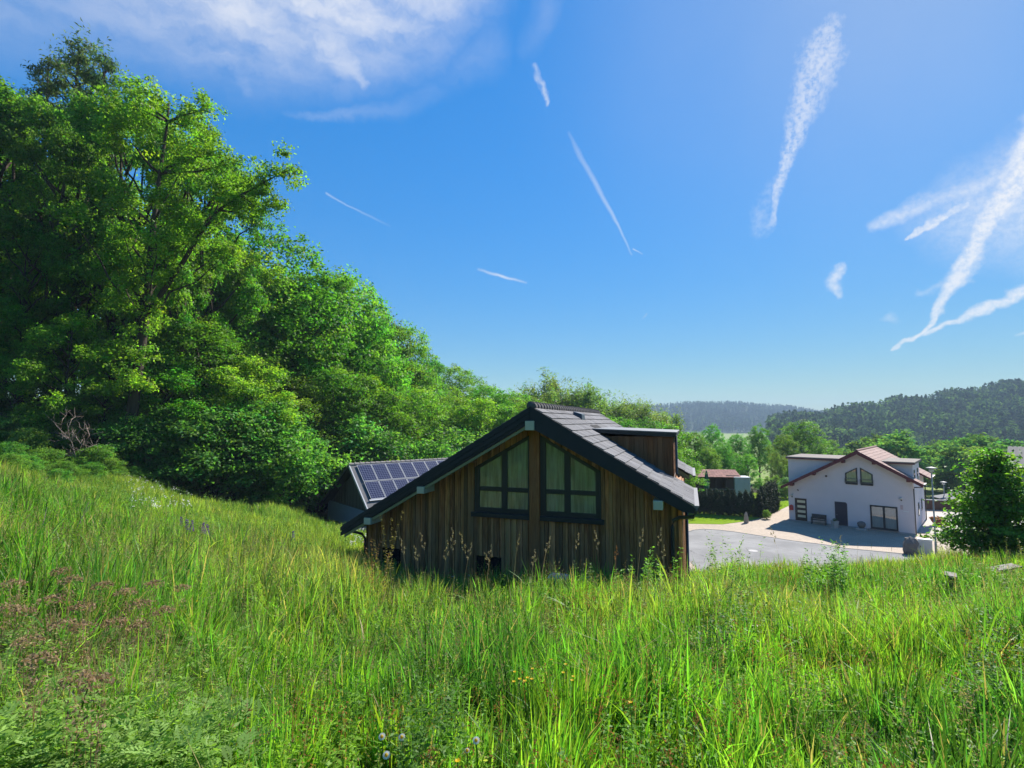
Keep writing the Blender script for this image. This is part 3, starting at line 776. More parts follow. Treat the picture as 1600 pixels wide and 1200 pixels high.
    do = f.build('patio_door', M['anth'], R)
    for (a, b2) in ((6.93, 7.76), (7.92, 8.72)):
        x = MB(); x.box(a, b2, -.015, .02, .30, 2.14); x.build('pane', M['pane_house'], do)
    x = MB(); x.box(6.75, 8.9, -.10, .0, .10, .155); x.build('sill', M['metal'], do)
    # side windows and pipes
    for (a, b2, z0, z1) in ((3.5, 4.4, 1.15, 2.35), (6.4, 7.2, 1.3, 2.4)):
        x = MB(); x.box(9.98, 10.03, a, b2, z0, z1); wo = x.build('window', M['anth'], R)
        x = MB(); x.box(10.02, 10.04, a + .09, b2 - .09, z0 + .09, z1 - .09); x.build('pane', M['pane_house'], wo)
    x = MB(); x.tube([(10.72, -.4, 4.40), (10.70, -.35, 4.22), (10.12, .05, 4.12), (10.07, .06, 3.95), (10.07, .06, 0.0)], .05, 10); x.build('downpipe', M['metal'], R, True)
    x = MB(); x.tube([(10.72, 9.3, 4.40), (10.12, 9.7, 4.12), (10.07, 9.7, 0.0)], .05, 10); x.build('downpipe', M['dark_metal'], R, True)
    for (a, b2) in ((v0, .9), (6.4, v1)):
        g = MB(); pr = [(10.86 + 0.075 * math.cos(math.pi + math.pi * k / 8), 4.50 + 0.075 * math.sin(math.pi + math.pi * k / 8)) for k in range(9)]
        g.prism_y(pr, a, b2); g.build('gutter', M['metal'], ro)

    def at(u, v, z=0.0):
        return (P2[0] + u * math.cos(YAW2) + v * math.sin(YAW2), P2[1] - u * math.sin(YAW2) + v * math.cos(YAW2), z)
    # wall fittings: things fixed to the wall but separate
    for (u, z, lab) in ((.34, 2.42, 'small wall lamp above the red letter box'), (9.15, 2.98, 'small wall lamp near the right corner of the pale house')):
        t = thing('wall_lamp', lab, 'wall lamp', at(u, 0), -YAW2)
        x = MB(); x.box(-.05, .05, -.04, 0.0, z - .12, z + .02); x.build('bracket', M['dark_metal'], t)
        x = MB(); x.lathe([(.03, z + .02), (.09, z + .04), (.11, z + .16), (.05, z + .22)], 12, 0, -.13); x.build('lamp_shade', M['corr'], t, True)
    t = thing('security_camera', 'small dark camera fixed high on the wall above the front door', 'camera', at(.87, 0), -YAW2)
    x = MB(); x.box(-.03, .03, -.12, 0, 3.06, 3.10); x.build('bracket', M['dark_metal'], t); x = MB(); x.tube([(0, -.10, 3.10), (.12, -.26, 3.07)], .045, 10); x.build('body', M['dark_metal'], t)
    t = thing('wall_vent', 'small dark vent cap high on the gable left of the arched windows', 'vent', at(3.41, 0), -YAW2)
    x = MB(); x.lathe([(.09, 4.57), (.09, 4.66), (.05, 4.70)], 12, 0, -.05); x.build('cap', M['dark_metal'], t)
    t = thing('letter_box', 'red letter box on the wall left of the front door', 'letter box', at(.08, 0), -YAW2)
    x = MB(); x.prism_y([(0, 1.05), (.34, 1.05), (.34, 1.48), (.17, 1.58), (0, 1.48)], -.16, 0); x.build('body', M['red'], t, bevel=.01)
    x = MB(); x.box(.05, .29, -.172, -.158, 1.34, 1.39); x.build('slot', M['dark_metal'], t)
    t = thing('wall_sign', 'small pale plate on the wall near the right corner', 'sign', at(9.25, 0), -YAW2)
    x = MB(); x.box(0, .42, -.03, 0, 1.93, 1.99); x.build('plate', M['white'], t)
    t = thing('notice_plate', 'faded pinkish plate under the right wall lamp', 'sign', at(9.05, 0), -YAW2)
    x = MB(); x.box(0, .2, -.02, 0, 2.1, 2.5); x.build('plate', m_plain('faded_pink', (.55, .42, .45), .6), t)
    # bench
    t = thing('garden_bench', 'dark slatted bench against the pale wall between the two doors', 'bench', at(2.7, -.45), -YAW2)
    x = MB()
    for k in range(4): x.box(-.62, .62, -.24 + k * .11, -.15 + k * .11, .42, .45)
    x.build('seat', M['dark_metal'], t)
    x = MB()
    for k in range(4): x.box(-.62, .62, .22 + k * .012, .25 + k * .012, .50 + k * .11, .59 + k * .11)
    x.build('backrest', M['dark_metal'], t)
    for s in (-1, 1):
        x = MB(); x.box(s * .58 - .03, s * .58 + .03, -.22, -.17, 0, .62); x.box(s * .58 - .03, s * .58 + .03, .20, .26, 0, .92); x.box(s * .58 - .03, s * .58 + .03, -.17, .20, .38, .418); x.box(s * .58 - .035, s * .58 + .035, -.24, .20, .62, .66)
        x.build('leg', M['dark_metal'], t)
    # planter in front of the navy door
    t = thing('stone_planter', 'square pale stone planter in front of the navy door', 'planter', at(4.15, -1.0), -YAW2)
    x = MB(); x.prism_z([(-.26, -.26), (.26, -.26), (.26, .26), (-.26, .26)], 0, .08); x.lathe([(.26, .08), (.34, .55), (.36, .62), (.30, .62), (.28, .5)], 4); x.build('pot', M['concrete'], t)
    t2 = MB(); r = random.Random(4)
    for k in range(60):
        a = r.uniform(0, 6.28); q = r.uniform(0, .2); p = Vector((q * math.cos(a), q * math.sin(a), .58 + r.uniform(0, .22))); d = Vector((r.uniform(-1, 1), r.uniform(-1, 1), r.uniform(0, 1))).normalized() * .09; e = d.orthogonal().normalized() * .03
        t2.poly([p - d, p + e, p + d, p - e], [(0, 1, 2, 3)], (.05, .10, .03))
    t2.build('plants', M['weed'], t)
    # grill-like bowl on a plinth
    t = thing('stone_trough', 'dark round bowl on a low stone plinth left of the patio door', 'planter', at(6.2, -.7), -YAW2)
    x = MB(); x.box(-.42, .42, -.3, .3, 0, .18); x.build('base', M['concrete'], t, bevel=.02)
    x = MB(); x.lathe([(.16, .18), (.30, .36), (.34, .56), (.28, .70), (.12, .78)], 16); x.build('bowl', M['boulder'], t, True)


white_house()

# ---------------------------------------------------------------- barn with solar panels
def barn():
    a = math.radians(50)
    px, py, zr = -10.55, 33.4, 7.12
    # local x = along the ridge, local y = up the far slope direction (right slope falls towards -y)
    R = thing('solar_barn', 'dark weathered barn with solar panels on its roof behind the wooden house', 'barn', (px, py, 0), math.pi / 2 - a)
    sl = math.tan(math.radians(40)); sr = 4.0; sL = 4.9; slL = 0.62
    zl = zr - slL * sL; zR = zr - sl * sr
    Lb = 14.0
    def sect(x0, x1, zoff, mb, z0=2.0, col=None):
        # cross section polygon in (y,z) at x0..x1; -y is the panel side
        prof = [(-sr + .3, z0), (sL - .3, z0), (sL - .3, zl + .3 * slL - zoff), (0, zr - zoff), (-sr + .3, zR + .3 * sl - zoff)]
        n = len(prof)
        p = [(x0, y, z) for y, z in prof] + [(x1, y, z) for y, z in prof]
        f = [tuple(range(n))[::-1], tuple(range(n, 2 * n))] + [(i, (i + 1) % n, n + (i + 1) % n, n + i) for i in range(n)]
        mb.poly(p, f, col)
    w = MB(); sect(0.55, Lb, .22, w)
    r = random.Random(2); y = -sr + .3
    while y < sL - .32:                                     # boards on the gable
        y2 = min(y + r.choice((.14, .18, .2)), sL - .3)
        zt = lambda q: (zr - .24 - (slL * q if q > 0 else -sl * q))
        g = r.uniform(.75, 1.25); d = .52 if r.random() < .5 else .535
        w.poly([(d, y, 4.3), (d, y2 - .01, 4.3), (d, y2 - .01, zt(y2)), (d, y, zt(y)), (.56, y, 4.3), (.56, y2 - .01, 4.3), (.56, y2 - .01, zt(y2)), (.56, y, zt(y))],
               [(0, 3, 2, 1), (0, 1, 5, 4), (1, 2, 6, 5), (2, 3, 7, 6), (3, 0, 4, 7)], (g, g, g)); y = y2
    w.build('wall', M['graywood'], R)
    f = MB(); f.box(.45, .55, -sr + .25, sL - .25, 2.0, 4.28); f.build('foundation', M['found'], R)
    t = MB()
    n1 = Vector((0, -math.sin(math.radians(40)), math.cos(math.radians(40))))
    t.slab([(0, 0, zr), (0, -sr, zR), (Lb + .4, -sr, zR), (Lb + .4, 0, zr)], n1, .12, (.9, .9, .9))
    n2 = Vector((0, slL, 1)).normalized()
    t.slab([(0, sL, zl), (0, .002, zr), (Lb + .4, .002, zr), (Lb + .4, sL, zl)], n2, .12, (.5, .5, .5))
    k = 0.0
    while k < Lb + .3: t.tube([(k, 0, zr + .02), (k + .4, 0, zr)], [.10, .085], 8, (1.9, 1.75, 1.6)); k += .37
    ro = t.build('roof', M['tile'], R)
    for s, e, zz in ((-1, -sr, zR), (1, sL, zl)):
        x = MB(); x.poly([(-.03, 0, zr + .03), (-.03, e, zz + .03), (-.03, e, zz - .17), (-.03, 0, zr - .17), (.045, 0, zr + .03), (.045, e, zz + .03), (.045, e, zz - .17), (.045, 0, zr - .17)],
                         [(0, 1, 2, 3), (7, 6, 5, 4), (0, 4, 5, 1), (1, 5, 6, 2), (2, 6, 7, 3), (3, 7, 4, 0)]); x.build('verge_board', M['panelframe'] if s < 0 else M['verge'], ro)
    # panels: local frame of each panel lies in the slope
    down = Vector((0, -math.cos(math.radians(40)), -math.sin(math.radians(40))))
    me_p = None
    for row in range(2):
        for c in range(12):
            org = Vector((.42 + c * 1.0, 0, zr)) + down * (.16 + row * 1.52) + n1 * .07
            if me_p is None:
                x = MB(); x.box(.02, .98, -1.48, -.02, 0, .035); fo = x.build('solar_panel', M['panelframe'], ro); me_p = fo.data
                x = MB(); x.box(.05, .95, -1.45, -.05, .036, .040); go = x.build('cells', M['pv'], fo); me_g = go.data
            else:
                fo = obj('solar_panel', me_p, ro); go = obj('cells', me_g, fo)
            fo.location = org; fo.rotation_euler = (math.radians(40), 0, 0)
    x = MB(); x.box(.3, 12.6, -.05, .05, 0, .05); q = x.build('mounting_rail', M['panelframe'], ro); q.location = Vector((0, 0, zr)) + down * 3.24 + n1 * .06; q.rotation_euler = (math.radians(40), 0, 0)


barn()

# ---------------------------------------------------------------- foliage generators
def leaf_quads(P, N, L, W, rg, droop=0.25):
    """diamond leaves: centres P, normals N"""
    n = len(P)
    A = rg.normal(size=(n, 3)); A -= N * (A * N).sum(1, keepdims=True); A /= np.linalg.norm(A, axis=1, keepdims=True) + 1e-9
    B = np.cross(N, A)
    L = np.broadcast_to(L, n)[:, None]; W = np.broadcast_to(W, n)[:, None]
    V = np.stack([P - A * L * .5, P + B * W * .5 + N * L * .06, P + A * L * .5 - N * L * droop, P - B * W * .5 + N * L * .06], 1)
    return V.reshape(-1, 3), np.arange(4 * n).reshape(n, 4)


def unit(v): return v / (np.linalg.norm(v, axis=-1, keepdims=True) + 1e-9)


def crown_mesh(name, seed, lobes, nclump, nleaf, clump_r, leaf, col, mat, up=0.7, flat=0.6, lo=0.72, colvar=0.30, wl=0.62):
    rg = np.random.default_rng(seed); lobes = np.array(lobes, float)
    ar = (lobes[:, 3] * lobes[:, 4] + lobes[:, 4] * lobes[:, 5] + lobes[:, 3] * lobes[:, 5]); ar /= ar.sum()
    C = []; O = []
    while len(C) < nclump:
        li = rg.choice(len(lobes), p=ar); l = lobes[li]
        d = unit(rg.normal(size=3) + np.array([0, 0, .35])); q = l[:3] + d * l[3:] * (rg.uniform(lo, 1.04) if rg.random() > .16 else rg.uniform(1.0, 1.32))
        ins = (((q - lobes[:, :3]) / lobes[:, 3:]) ** 2).sum(1); ins[li] = 9
        if ins.min() < 0.45: continue
        C.append(q); O.append(d)
    C = np.array(C); O = np.array(O)
    cr = clump_r * rg.uniform(.6, 1.35, nclump)
    idx = np.repeat(np.arange(nclump), nleaf); n = len(idx)
    off = rg.normal(size=(n, 3)) * 0.55; off[:, 2] *= flat
    P = C[idx] + off * cr[idx][:, None]
    N = unit(np.array([0, 0, up]) + O[idx] * .6 + rg.normal(size=(n, 3)) * .62)
    Ls = leaf * rg.uniform(.6, 1.3, n)
    V, F = leaf_quads(P, N, Ls, Ls * wl, rg)
    cv = rg.normal(0, colvar, nclump)[idx] * .6 + rg.normal(0, colvar, n) * .6
    hue = (rg.normal(0, .10, nclump)[idx] + rg.normal(0, .05, n))
    c = np.array(col)[None, :] * np.clip(1 + cv, .45, 1.7)[:, None]
    c[:, 0] *= np.clip(1 + hue * 1.6, .5, 1.8); c[:, 2] *= np.clip(1 - hue, .5, 1.6)
    return np_mesh(name, V, [F], mat, c)


def limbs_mesh(name, paths, mat, n=7):
    mb = MB()
    for pts, rad in paths: mb.tube(pts, rad, n, None, True)
    me = bpy.data.meshes.new(name); me.from_pydata(mb.v, [], mb.f); me.materials.append(mat)
    me.polygons.foreach_set('use_smooth', np.ones(len(mb.f), bool)); me.update()
    return me


def curve_pts(a, b, r, wob=0.12, n=6, sag=0.0):
    a, b = Vector(a), Vector(b); L = (b - a).length; out = []
    for i in range(n + 1):
        t = i / n; p = a.lerp(b, t); k = wob * L * math.sin(math.pi * t) * .5
        out.append(p + Vector((r.uniform(-k, k), r.uniform(-k, k), r.uniform(-k, k) * .5 + sag * L * t * (1 - t))))
    return out


def tree_proto(kind, seed):
    """returns (height, trunk mesh, crown mesh)"""
    r = random.Random(seed); G = (.112, .250, .028)
    if kind == 'broad':
        Hh = 17.1; lobes = []
        for i in range(15):
            a = i * 2.4 + r.uniform(-.4, .4); t = (i + .5) / 15; z = 4.2 + 10.0 * t; rad = 3.9 * math.sin(math.pi * (0.22 + 0.72 * t)) ** .8 * r.uniform(.75, 1.1)
            s = r.uniform(1.5, 2.4); lobes.append((rad * math.cos(a), rad * math.sin(a), z, s, s, s * .85))
        lobes += [(0, 0, 14.2, 1.9, 1.9, 1.7), (.5, .3, 9, 3.4, 3.4, 4.0)]
        cm = crown_mesh('crown', seed, lobes, 1000, 36, .48, .21, G, M['leaf'])
        paths = [(curve_pts((0, 0, -.6), (r.uniform(-.4, .4), r.uniform(-.4, .4), 12.5), r, .05, 9), [.36 - .034 * i for i in range(10)])]
        for l in lobes[:15]:
            z0 = max(2.5, l[2] - 3.0); paths.append((curve_pts((0, 0, z0), l[:3], r, .12, 5), [.13, .11, .085, .065, .045, .02]))
    elif kind == 'tall':
        Hh = 20.9; lobes = []
        for i in range(22):
            a = i * 2.4 + r.uniform(-.5, .5); t = (i + .5) / 22; z = 5.0 + 14.0 * t; rad = 3.5 * math.sin(math.pi * (0.16 + 0.76 * t)) ** .7 * r.uniform(.5, 1.3)
            s = r.uniform(.7, 1.5); lobes.append((rad * math.cos(a), rad * math.sin(a), z, s, s, s * .7))
        lobes += [(0, 0, 18.6, 1.1, 1.1, 1.3)]
        cm = crown_mesh('crown', seed, lobes, 900, 34, .40, .18, G, M['leaf'], lo=.35)
        paths = [(curve_pts((0, 0, -.8), (r.uniform(-.6, .6), r.uniform(-.6, .6), 18.0), r, .04, 11), [.34 - .027 * i for i in range(12)])]
        for l in lobes[:22]:
            z0 = max(4.0, l[2] - 2.6); paths.append((curve_pts((0, 0, z0), l[:3], r, .14, 5), [.11, .09, .07, .05, .035, .015]))
    elif kind == 'pine':
        Hh = 20.0; lobes = []; paths = [(curve_pts((0, 0, -.8), (0, 0, 19.7), r, .01, 11), [.26 - .022 * i for i in range(12)])]
        for i in range(40):
            a = i * 2.4 + r.uniform(-.4, .4); t = (i + .5) / 40; z = 7.5 + 12.0 * t; rad = (2.7 * (1 - t) ** .75 + .25) * r.uniform(.6, 1.1)
            e = (rad * math.cos(a), rad * math.sin(a), z + rad * .25); paths.append((curve_pts((0, 0, z - .3), e, r, .06, 4), [.06, .05, .035, .025, .012]))
            for q in (.45, .75, 1.0):
                s = .30 + .28 * (1 - t); lobes.append((e[0] * q, e[1] * q, z + (e[2] - z) * q + .1, s * 1.3, s * 1.3, s * .7))
        lobes.append((0, 0, 19.7, .25, .25, .7))
        cm = crown_mesh('crown', seed, lobes, 700, 30, .38, .26, (.09, .15, .05), M['leaf'], lo=.3, wl=.28)
    elif kind == 'willow':
        Hh = 15.8; lobes = []
        for i in range(26):
            a = i * 2.4; t = r.uniform(0, 1); rad = 3.6 * math.sqrt(r.random()); z = r.uniform(3.0, 12.0) - rad * .5
            lobes.append((rad * math.cos(a), rad * math.sin(a), z + 1.5, .75, .75, 2.3))
        for i in range(9):
            a = r.uniform(0, 6.28); rad = r.uniform(0, 2.8); lobes.append((rad * math.cos(a), rad * math.sin(a), 12.6 - rad * .55, .34, .34, 2.0))
        cm = crown_mesh('crown', seed, lobes, 560, 34, .6, .34, (.17, .255, .06), M['leaf'], lo=.25, flat=1.3, up=.2, wl=.3)
        paths = [(curve_pts((0, 0, -.5), (.3, .2, 9), r, .06, 7), [.28 - .03 * i for i in range(8)])]
        for l in lobes[:26:2]: paths.append((curve_pts((0, 0, 1.5), l[:3], r, .1, 5), [.11, .09, .07, .05, .035, .015]))
    elif kind == 'bush':
        Hh = 4.55; lobes = []
        for i in range(12):
            a = i * 2.4 + r.uniform(-.4, .4); t = (i + .5) / 12; z = .7 + 2.7 * t; rad = 1.5 * math.cos(t * 1.25) * r.uniform(.7, 1.15); s = r.uniform(.55, .95)
            lobes.append((rad * math.cos(a), rad * math.sin(a), z, s, s, s * .8))
        cm = crown_mesh('crown', seed, lobes, 460, 32, .30, .125, (.115, .24, .045), M['leaf'], lo=.5)
        paths = []
        for l in lobes: paths.append((curve_pts((r.uniform(-.2, .2), r.uniform(-.2, .2), -.3), l[:3], r, .1, 4), [.05, .04, .03, .02, .01]))
    elif kind == 'sparse':                                   # light young broadleaf with gaps
        Hh = 11.7; lobes = []
        for i in range(20):
            a = i * 2.4 + r.uniform(-.5, .5); t = (i + .5) / 20; z = 1.8 + 8.6 * t; rad = 2.9 * math.sin(math.pi * (.22 + .72 * t)) ** .8 * r.uniform(.6, 1.15); s = r.uniform(.7, 1.25)
            lobes.append((rad * math.cos(a), rad * math.sin(a), z, s, s, s * .7))
        cm = crown_mesh('crown', seed, lobes, 650, 32, .42, .17, (.145, .30, .03), M['leaf'], lo=.45)
        paths = [(curve_pts((0, 0, -.5), (.2, .1, 9.6), r, .06, 8), [.18 - .019 * i for i in range(9)])]
        for l in lobes: paths.append((curve_pts((0, 0, max(.8, l[2] - 1.6)), l[:3], r, .12, 4), [.07, .055, .04, .025, .01]))
    elif kind == 'valley':                                    # small, seen from far away
        Hh = 10.0; lobes = []
        for i in range(9):
            a = i * 2.4 + r.uniform(-.4, .4); t = (i + .5) / 9; z = 2.2 + 6.4 * t; rad = 2.6 * math.sin(math.pi * (.25 + .68 * t)) * r.uniform(.7, 1.1); s = r.uniform(1.2, 1.9)
            lobes.append((rad * math.cos(a), rad * math.sin(a), z, s, s, s * .85))
        cm = crown_mesh('crown', seed, lobes, 150, 34, .75, .52, (.17, .275, .075), M['leaf_far'], lo=.6)
        paths = [(curve_pts((0, 0, -.6), (0, 0, 7.5), r, .04, 5), [.2, .17, .14, .1, .07, .03])]
    return Hh, limbs_mesh('trunk', paths, M['bark']), cm


PROTO = {}
for kind, seeds in (('broad', (21, 22, 23)), ('tall', (31, 32)), ('pine', (41,)), ('willow', (51, 52)), ('bush', (61, 62, 63)), ('sparse', (71, 72)), ('valley', (81, 82, 83))):
    PROTO[kind] = [tree_proto(kind, s) for s in seeds]
TREE_N = 0


def put_tree(kind, x, y, h, label, group=None, wide=1.0, name=None, cat='tree', z=None):
    global TREE_N
    TREE_N += 1
    Hh, tm, cm = PROTO[kind][TREE_N % len(PROTO[kind])]
    zb = float(terr(x, y)) if z is None else z
    t = thing(name or {'pine': 'pine_tree', 'willow': 'willow_tree', 'bush': 'bush'}.get(kind, 'broadleaf_tree'), label, cat, (x, y, zb), random.uniform(0, 6.28), group)
    s = h / Hh; t.scale = (s * wide, s * wide, s)
    obj('trunk', tm, t); obj('crown', cm, t)
    return t


def tree_px(kind, px, ytop, d, label, group=None, wide=1.0, hmin=2.0, **kw):
    """tree whose top stands in direction (px, ytop) at forward distance d"""
    r = ray(px, ytop); x = r[0] / r[1] * d; zt = H + r[2] / r[1] * d
    zb = float(terr(x, d)); h = max(hmin, zt - zb)
    return put_tree(kind, x, d, h, label, group, wide, **kw)


# ---------------------------------------------------------------- the forest edge and slope, left
SL = 'trees of the wooded slope'


def oak():
    """big tree at the forest edge with one long limb reaching right"""
    d = 29.5; r = random.Random(77)
    def at(px, py, dd=0.0):
        q = ray(px, py); k = d / q[1]; return Vector((q[0] * k, d + dd, H + q[2] * k))
    base = at(203, 640); base.z = float(terr(base.x, d))
    t = thing('oak_tree', 'large oak at the forest edge with one long bare limb reaching far right', 'tree', base, 0, None)
    L = lambda px, py, dd=0.0: at(px, py, dd) - base
    P = []
    trunk = [Vector((0, 0, -.6)), L(207, 640), L(216, 570), L(226, 500), L(231, 430, .1), L(236, 350, .2), L(248, 270, .1), L(262, 190), L(264, 160)]
    P.append((trunk, [.36, .30, .27, .24, .19, .15, .10, .06, .03]))
    limb = [L(228, 492), L(262, 455, -.3), L(292, 418, -.5), L(322, 372, -.6), L(350, 335, -.6), L(385, 312, -.6), L(420, 290, -.5), L(452, 272, -.4)]
    P.append((limb, [.17, .14, .125, .11, .09, .065, .045, .02]))
    tips = [(265, 158), (250, 200), (292, 195), (316, 172), (335, 235), (300, 265), (345, 262), (362, 240), (322, 320), (300, 350), (372, 330), (398, 322), (410, 290), (438, 280), (455, 272), (425, 310),
            (215, 260), (190, 320), (275, 330), (250, 380), (180, 420), (205, 370), (290, 400), (330, 385), (225, 160), (200, 215), (160, 290), (350, 300), (270, 235), (155, 360)]
    lob = []
    for i, (px, py) in enumerate(tips):
        p = L(px, py, r.uniform(-2.6, 2.6) if py < 420 and px < 380 else r.uniform(-.6, .6)); src = limb[min(7, max(1, int((px - 240) / 28)))] if (px > 340 and py > 255) else trunk[min(7, max(3, int(8 - (py - 160) / 48)))]
        P.append((curve_pts(src, p, r, .12, 5), [.085, .07, .055, .04, .025, .012]))
        s = .62 if px > 400 else r.uniform(.85, 1.35); lob.append((p.x, p.y, p.z, s, s, s * .85))
        if px > 375:
            for k in range(2):
                lob.append((p.x + r.uniform(-.7, .3), p.y + r.uniform(-.5, .5), p.z + r.uniform(-.3, .3), .45, .45, .3))
    for k in range(1, 8):
        for dz in (-.55, .5):
            q = limb[k]; lob.append((q.x + r.uniform(-.4, .4), q.y + r.uniform(-.7, .2), q.z + dz + r.uniform(-.2, .3), .5, .5, .38))
    # a few leafy twigs low on the trunk
    for (px, py) in ((196, 560), (240, 560), (185, 610), (236, 605), (222, 520), (208, 480), (245, 500), (226, 450), (240, 420), (215, 590), (205, 545), (262, 440)):
        p = L(px, py, r.uniform(-1.2, -.4)); lob.append((p.x, p.y, p.z, .8, .8, .5))
    obj('trunk', limbs_mesh('trunk', P, M['bark'], 9), t)
    obj('crown', crown_mesh('crown', 78, lob, 1000, 36, .40, .17, (.118, .258, .026), M['leaf'], lo=.3), t)


oak()
T_ = tree_px
# tallest row
T_('pine', 78, 82, 40, 'feathery pine top, leftmost of the pine spires on the skyline', SL, .75)
T_('pine', 124, 57, 43, 'tallest pine spire on the skyline at upper left', SL, .85)
T_('pine', 166, 76, 41, 'pine spire just right of the tallest pine on the skyline', SL, .75)
T_('tall', 12, 112, 33, 'tall leafy tree cut by the left edge of the photo', SL, .85)
T_('tall', 45, 128, 36, 'slender tree top between the left edge tree and the pine spires', SL, .65)
T_('tall', 236, 148, 33, 'slender pointed tree top just left of the oak top', SL, .62)
T_('tall', 292, 186, 34, 'slender pointed tree top just right of the oak top', SL, .6)
T_('tall', 346, 214, 38, 'narrow tree top stepping down right of the oak', SL, .6)
T_('tall', 98, 175, 31.5, 'slim airy tree in front of the pine spires', SL, .6)
T_('tall', -95, 60, 32, 'tall tree standing just outside the left edge', SL, 1.1)
T_('tall', -190, 40, 30, 'tall tree well outside the left edge', SL, 1.1)
T_('tall', 132, 128, 35, 'tall dense tree under the pine spires with a pale sunlit trunk', SL, .75)
T_('tall', 205, 120, 36, 'tall leafy tree between the pine spires and the big oak', SL, .72)
T_('tall', 322, 166, 37, 'slender tall tree behind the big oak, right of its top', SL, .65)
T_('broad', 60, 235, 47, 'dark tree filling the gap behind the leftmost trunks', SL, 1.0)
T_('broad', -40, 260, 42, 'dark tree behind the left edge trees', SL, 1.0)
T_('broad', 160, 270, 50, 'dark tree deep behind the oak trunk', SL, 1.0)
T_('broad', 262, 300, 46, 'tree behind the oak, under its right hand branches', SL, .95)
T_('broad', 345, 345, 47, 'leafy tree behind the long limb of the oak', SL, .9)
T_('tall', 52, 330, 30.5, 'slim edge tree with a crooked pale stem at far left', SL, .75)
T_('sparse', 110, 470, 30, 'young light green tree under the leftmost tall trees', SL, .9)
T_('sparse', 30, 520, 28.5, 'young tree at the left edge above the bracken', SL, .9)
T_('sparse', 165, 590, 30, 'small bright green tree in the shade by the dead branches', SL, 1.2)
# bright crowns under the oak
T_('broad', 330, 486, 35, 'bright sunlit crown right below the long oak limb', SL, 1.25)
T_('sparse', 262, 540, 31.5, 'bright young tree in front of the oak trunk', SL, 1.1)
T_('sparse', 392, 545, 34, 'light green crown right of the bright crown under the oak limb', SL, 1.15)
T_('broad', 405, 372, 44, 'dark shaded tree right of the oak limb', SL, .95)
# receding skyline
T_('broad', 438, 338, 46, 'tall dark tree on the skyline right of the oak limb tip', SL, .95)
T_('broad', 470, 400, 48, 'rounded dark shoulder of the skyline below the oak limb tip', SL, .9)
T_('broad', 518, 400, 53, 'tall sunlit tree on the skyline, left of two rounded tops', SL, .88)
T_('broad', 555, 432, 55, 'sunlit tree on the skyline between two rounded tops', SL, .8)
T_('broad', 588, 452, 59, 'rounded sunlit tree on the skyline above the barn', SL, .8)
T_('broad', 618, 488, 63, 'dense tree stepping down the skyline right of the rounded tops', SL, .85)
T_('broad', 648, 528, 70, 'smaller tree stepping down the skyline', SL, .85)
T_('tall', 676, 552, 78, 'thin tree top where the skyline meets the lower wood', SL, .8)
T_('broad', 716, 560, 112, 'round dark tree top standing alone on the skyline left of the roof', SL, 1.2)
T_('broad', 690, 590, 90, 'dense tree below the round dark tree top', SL, 1.0)
# middle layer of lower crowns
mid = [('broad', 455, 565, 40, 1.2, 'broad green crown below the dark skyline shoulder'), ('broad', 530, 562, 43, 1.15, 'broad bright crown high above the solar barn'),
       ('sparse', 575, 575, 45, 1.15, 'light crown above the right half of the barn roof'), ('broad', 605, 590, 48, 1.1, 'dense crown behind the left roof slope of the wooden house'),
       ('broad', 655, 592, 52, 1.1, 'dense crown further right behind the left roof slope'), ('broad', 705, 604, 56, 1.1, 'bright crown left of the roof peak'),
       ('sparse', 745, 612, 55, 1.1, 'light crown just left of the roof peak'), ('broad', 765, 590, 74, 1.1, 'skyline crown left of the willows'),
       ('broad', 800, 600, 72, 1.0, 'skyline crown directly above the roof peak'), ('sparse', 790, 622, 56, 1.1, 'low bright crown behind the roof peak'),
       ('broad', 835, 612, 62, 1.1, 'bright crown above the ridge tiles'), ('broad', 880, 628, 60, 1.1, 'bright crown above the roof vent'),
       ('sparse', 925, 632, 58, 1.2, 'light crown behind the far end of the roof ridge'), ('broad', 965, 640, 58, 1.1, 'dense bright crown behind the dormer'),
       ('broad', 1008, 645, 60, 1.1, 'dense bright crown above the dormer roof'), ('sparse', 1045, 652, 57, 1.2, 'light crown right of the dormer top'),
       ('broad', 1085, 668, 76, 1.0, 'round bright crown above the garden pavilion'), ('broad', 1130, 684, 77, .95, 'round bright crown right of the garden pavilion roof'),
       ('sparse', 1168, 706, 74, 1.0, 'bright yellow green tree behind the white panel shed'), ('sparse', 1200, 742, 68, 1.0, 'small yellow green tree at the right end of the hedge'),
       ('broad', 1105, 694, 73, .9, 'dense green tree directly behind the garden pavilion'), ('broad', 1052, 690, 52, .9, 'dark green tree behind the right roof slope')]
for k, px, yt, d, wd, lab in mid: T_(k, px, yt, d, lab, SL, wd)
# willows on the crest
wl = ['leftmost feathery willow on the crest', 'feathery willow with the highest shoots on the crest', 'feathery willow right of the highest shoots', 'pale feathery willow on the middle of the crest',
      'feathery willow on the falling crest above the dormer', 'small feathery willow low on the crest', 'last feathery willow at the right end of the crest']
for (px, yt, d), lab in zip(((835, 590, 92), (868, 576, 96), (900, 588, 94), (940, 600, 97), (978, 612, 96), (1010, 622, 98), (1036, 632, 100)), wl):
    T_('willow', px, yt, d, lab, 'willows on the crest', 1.25)
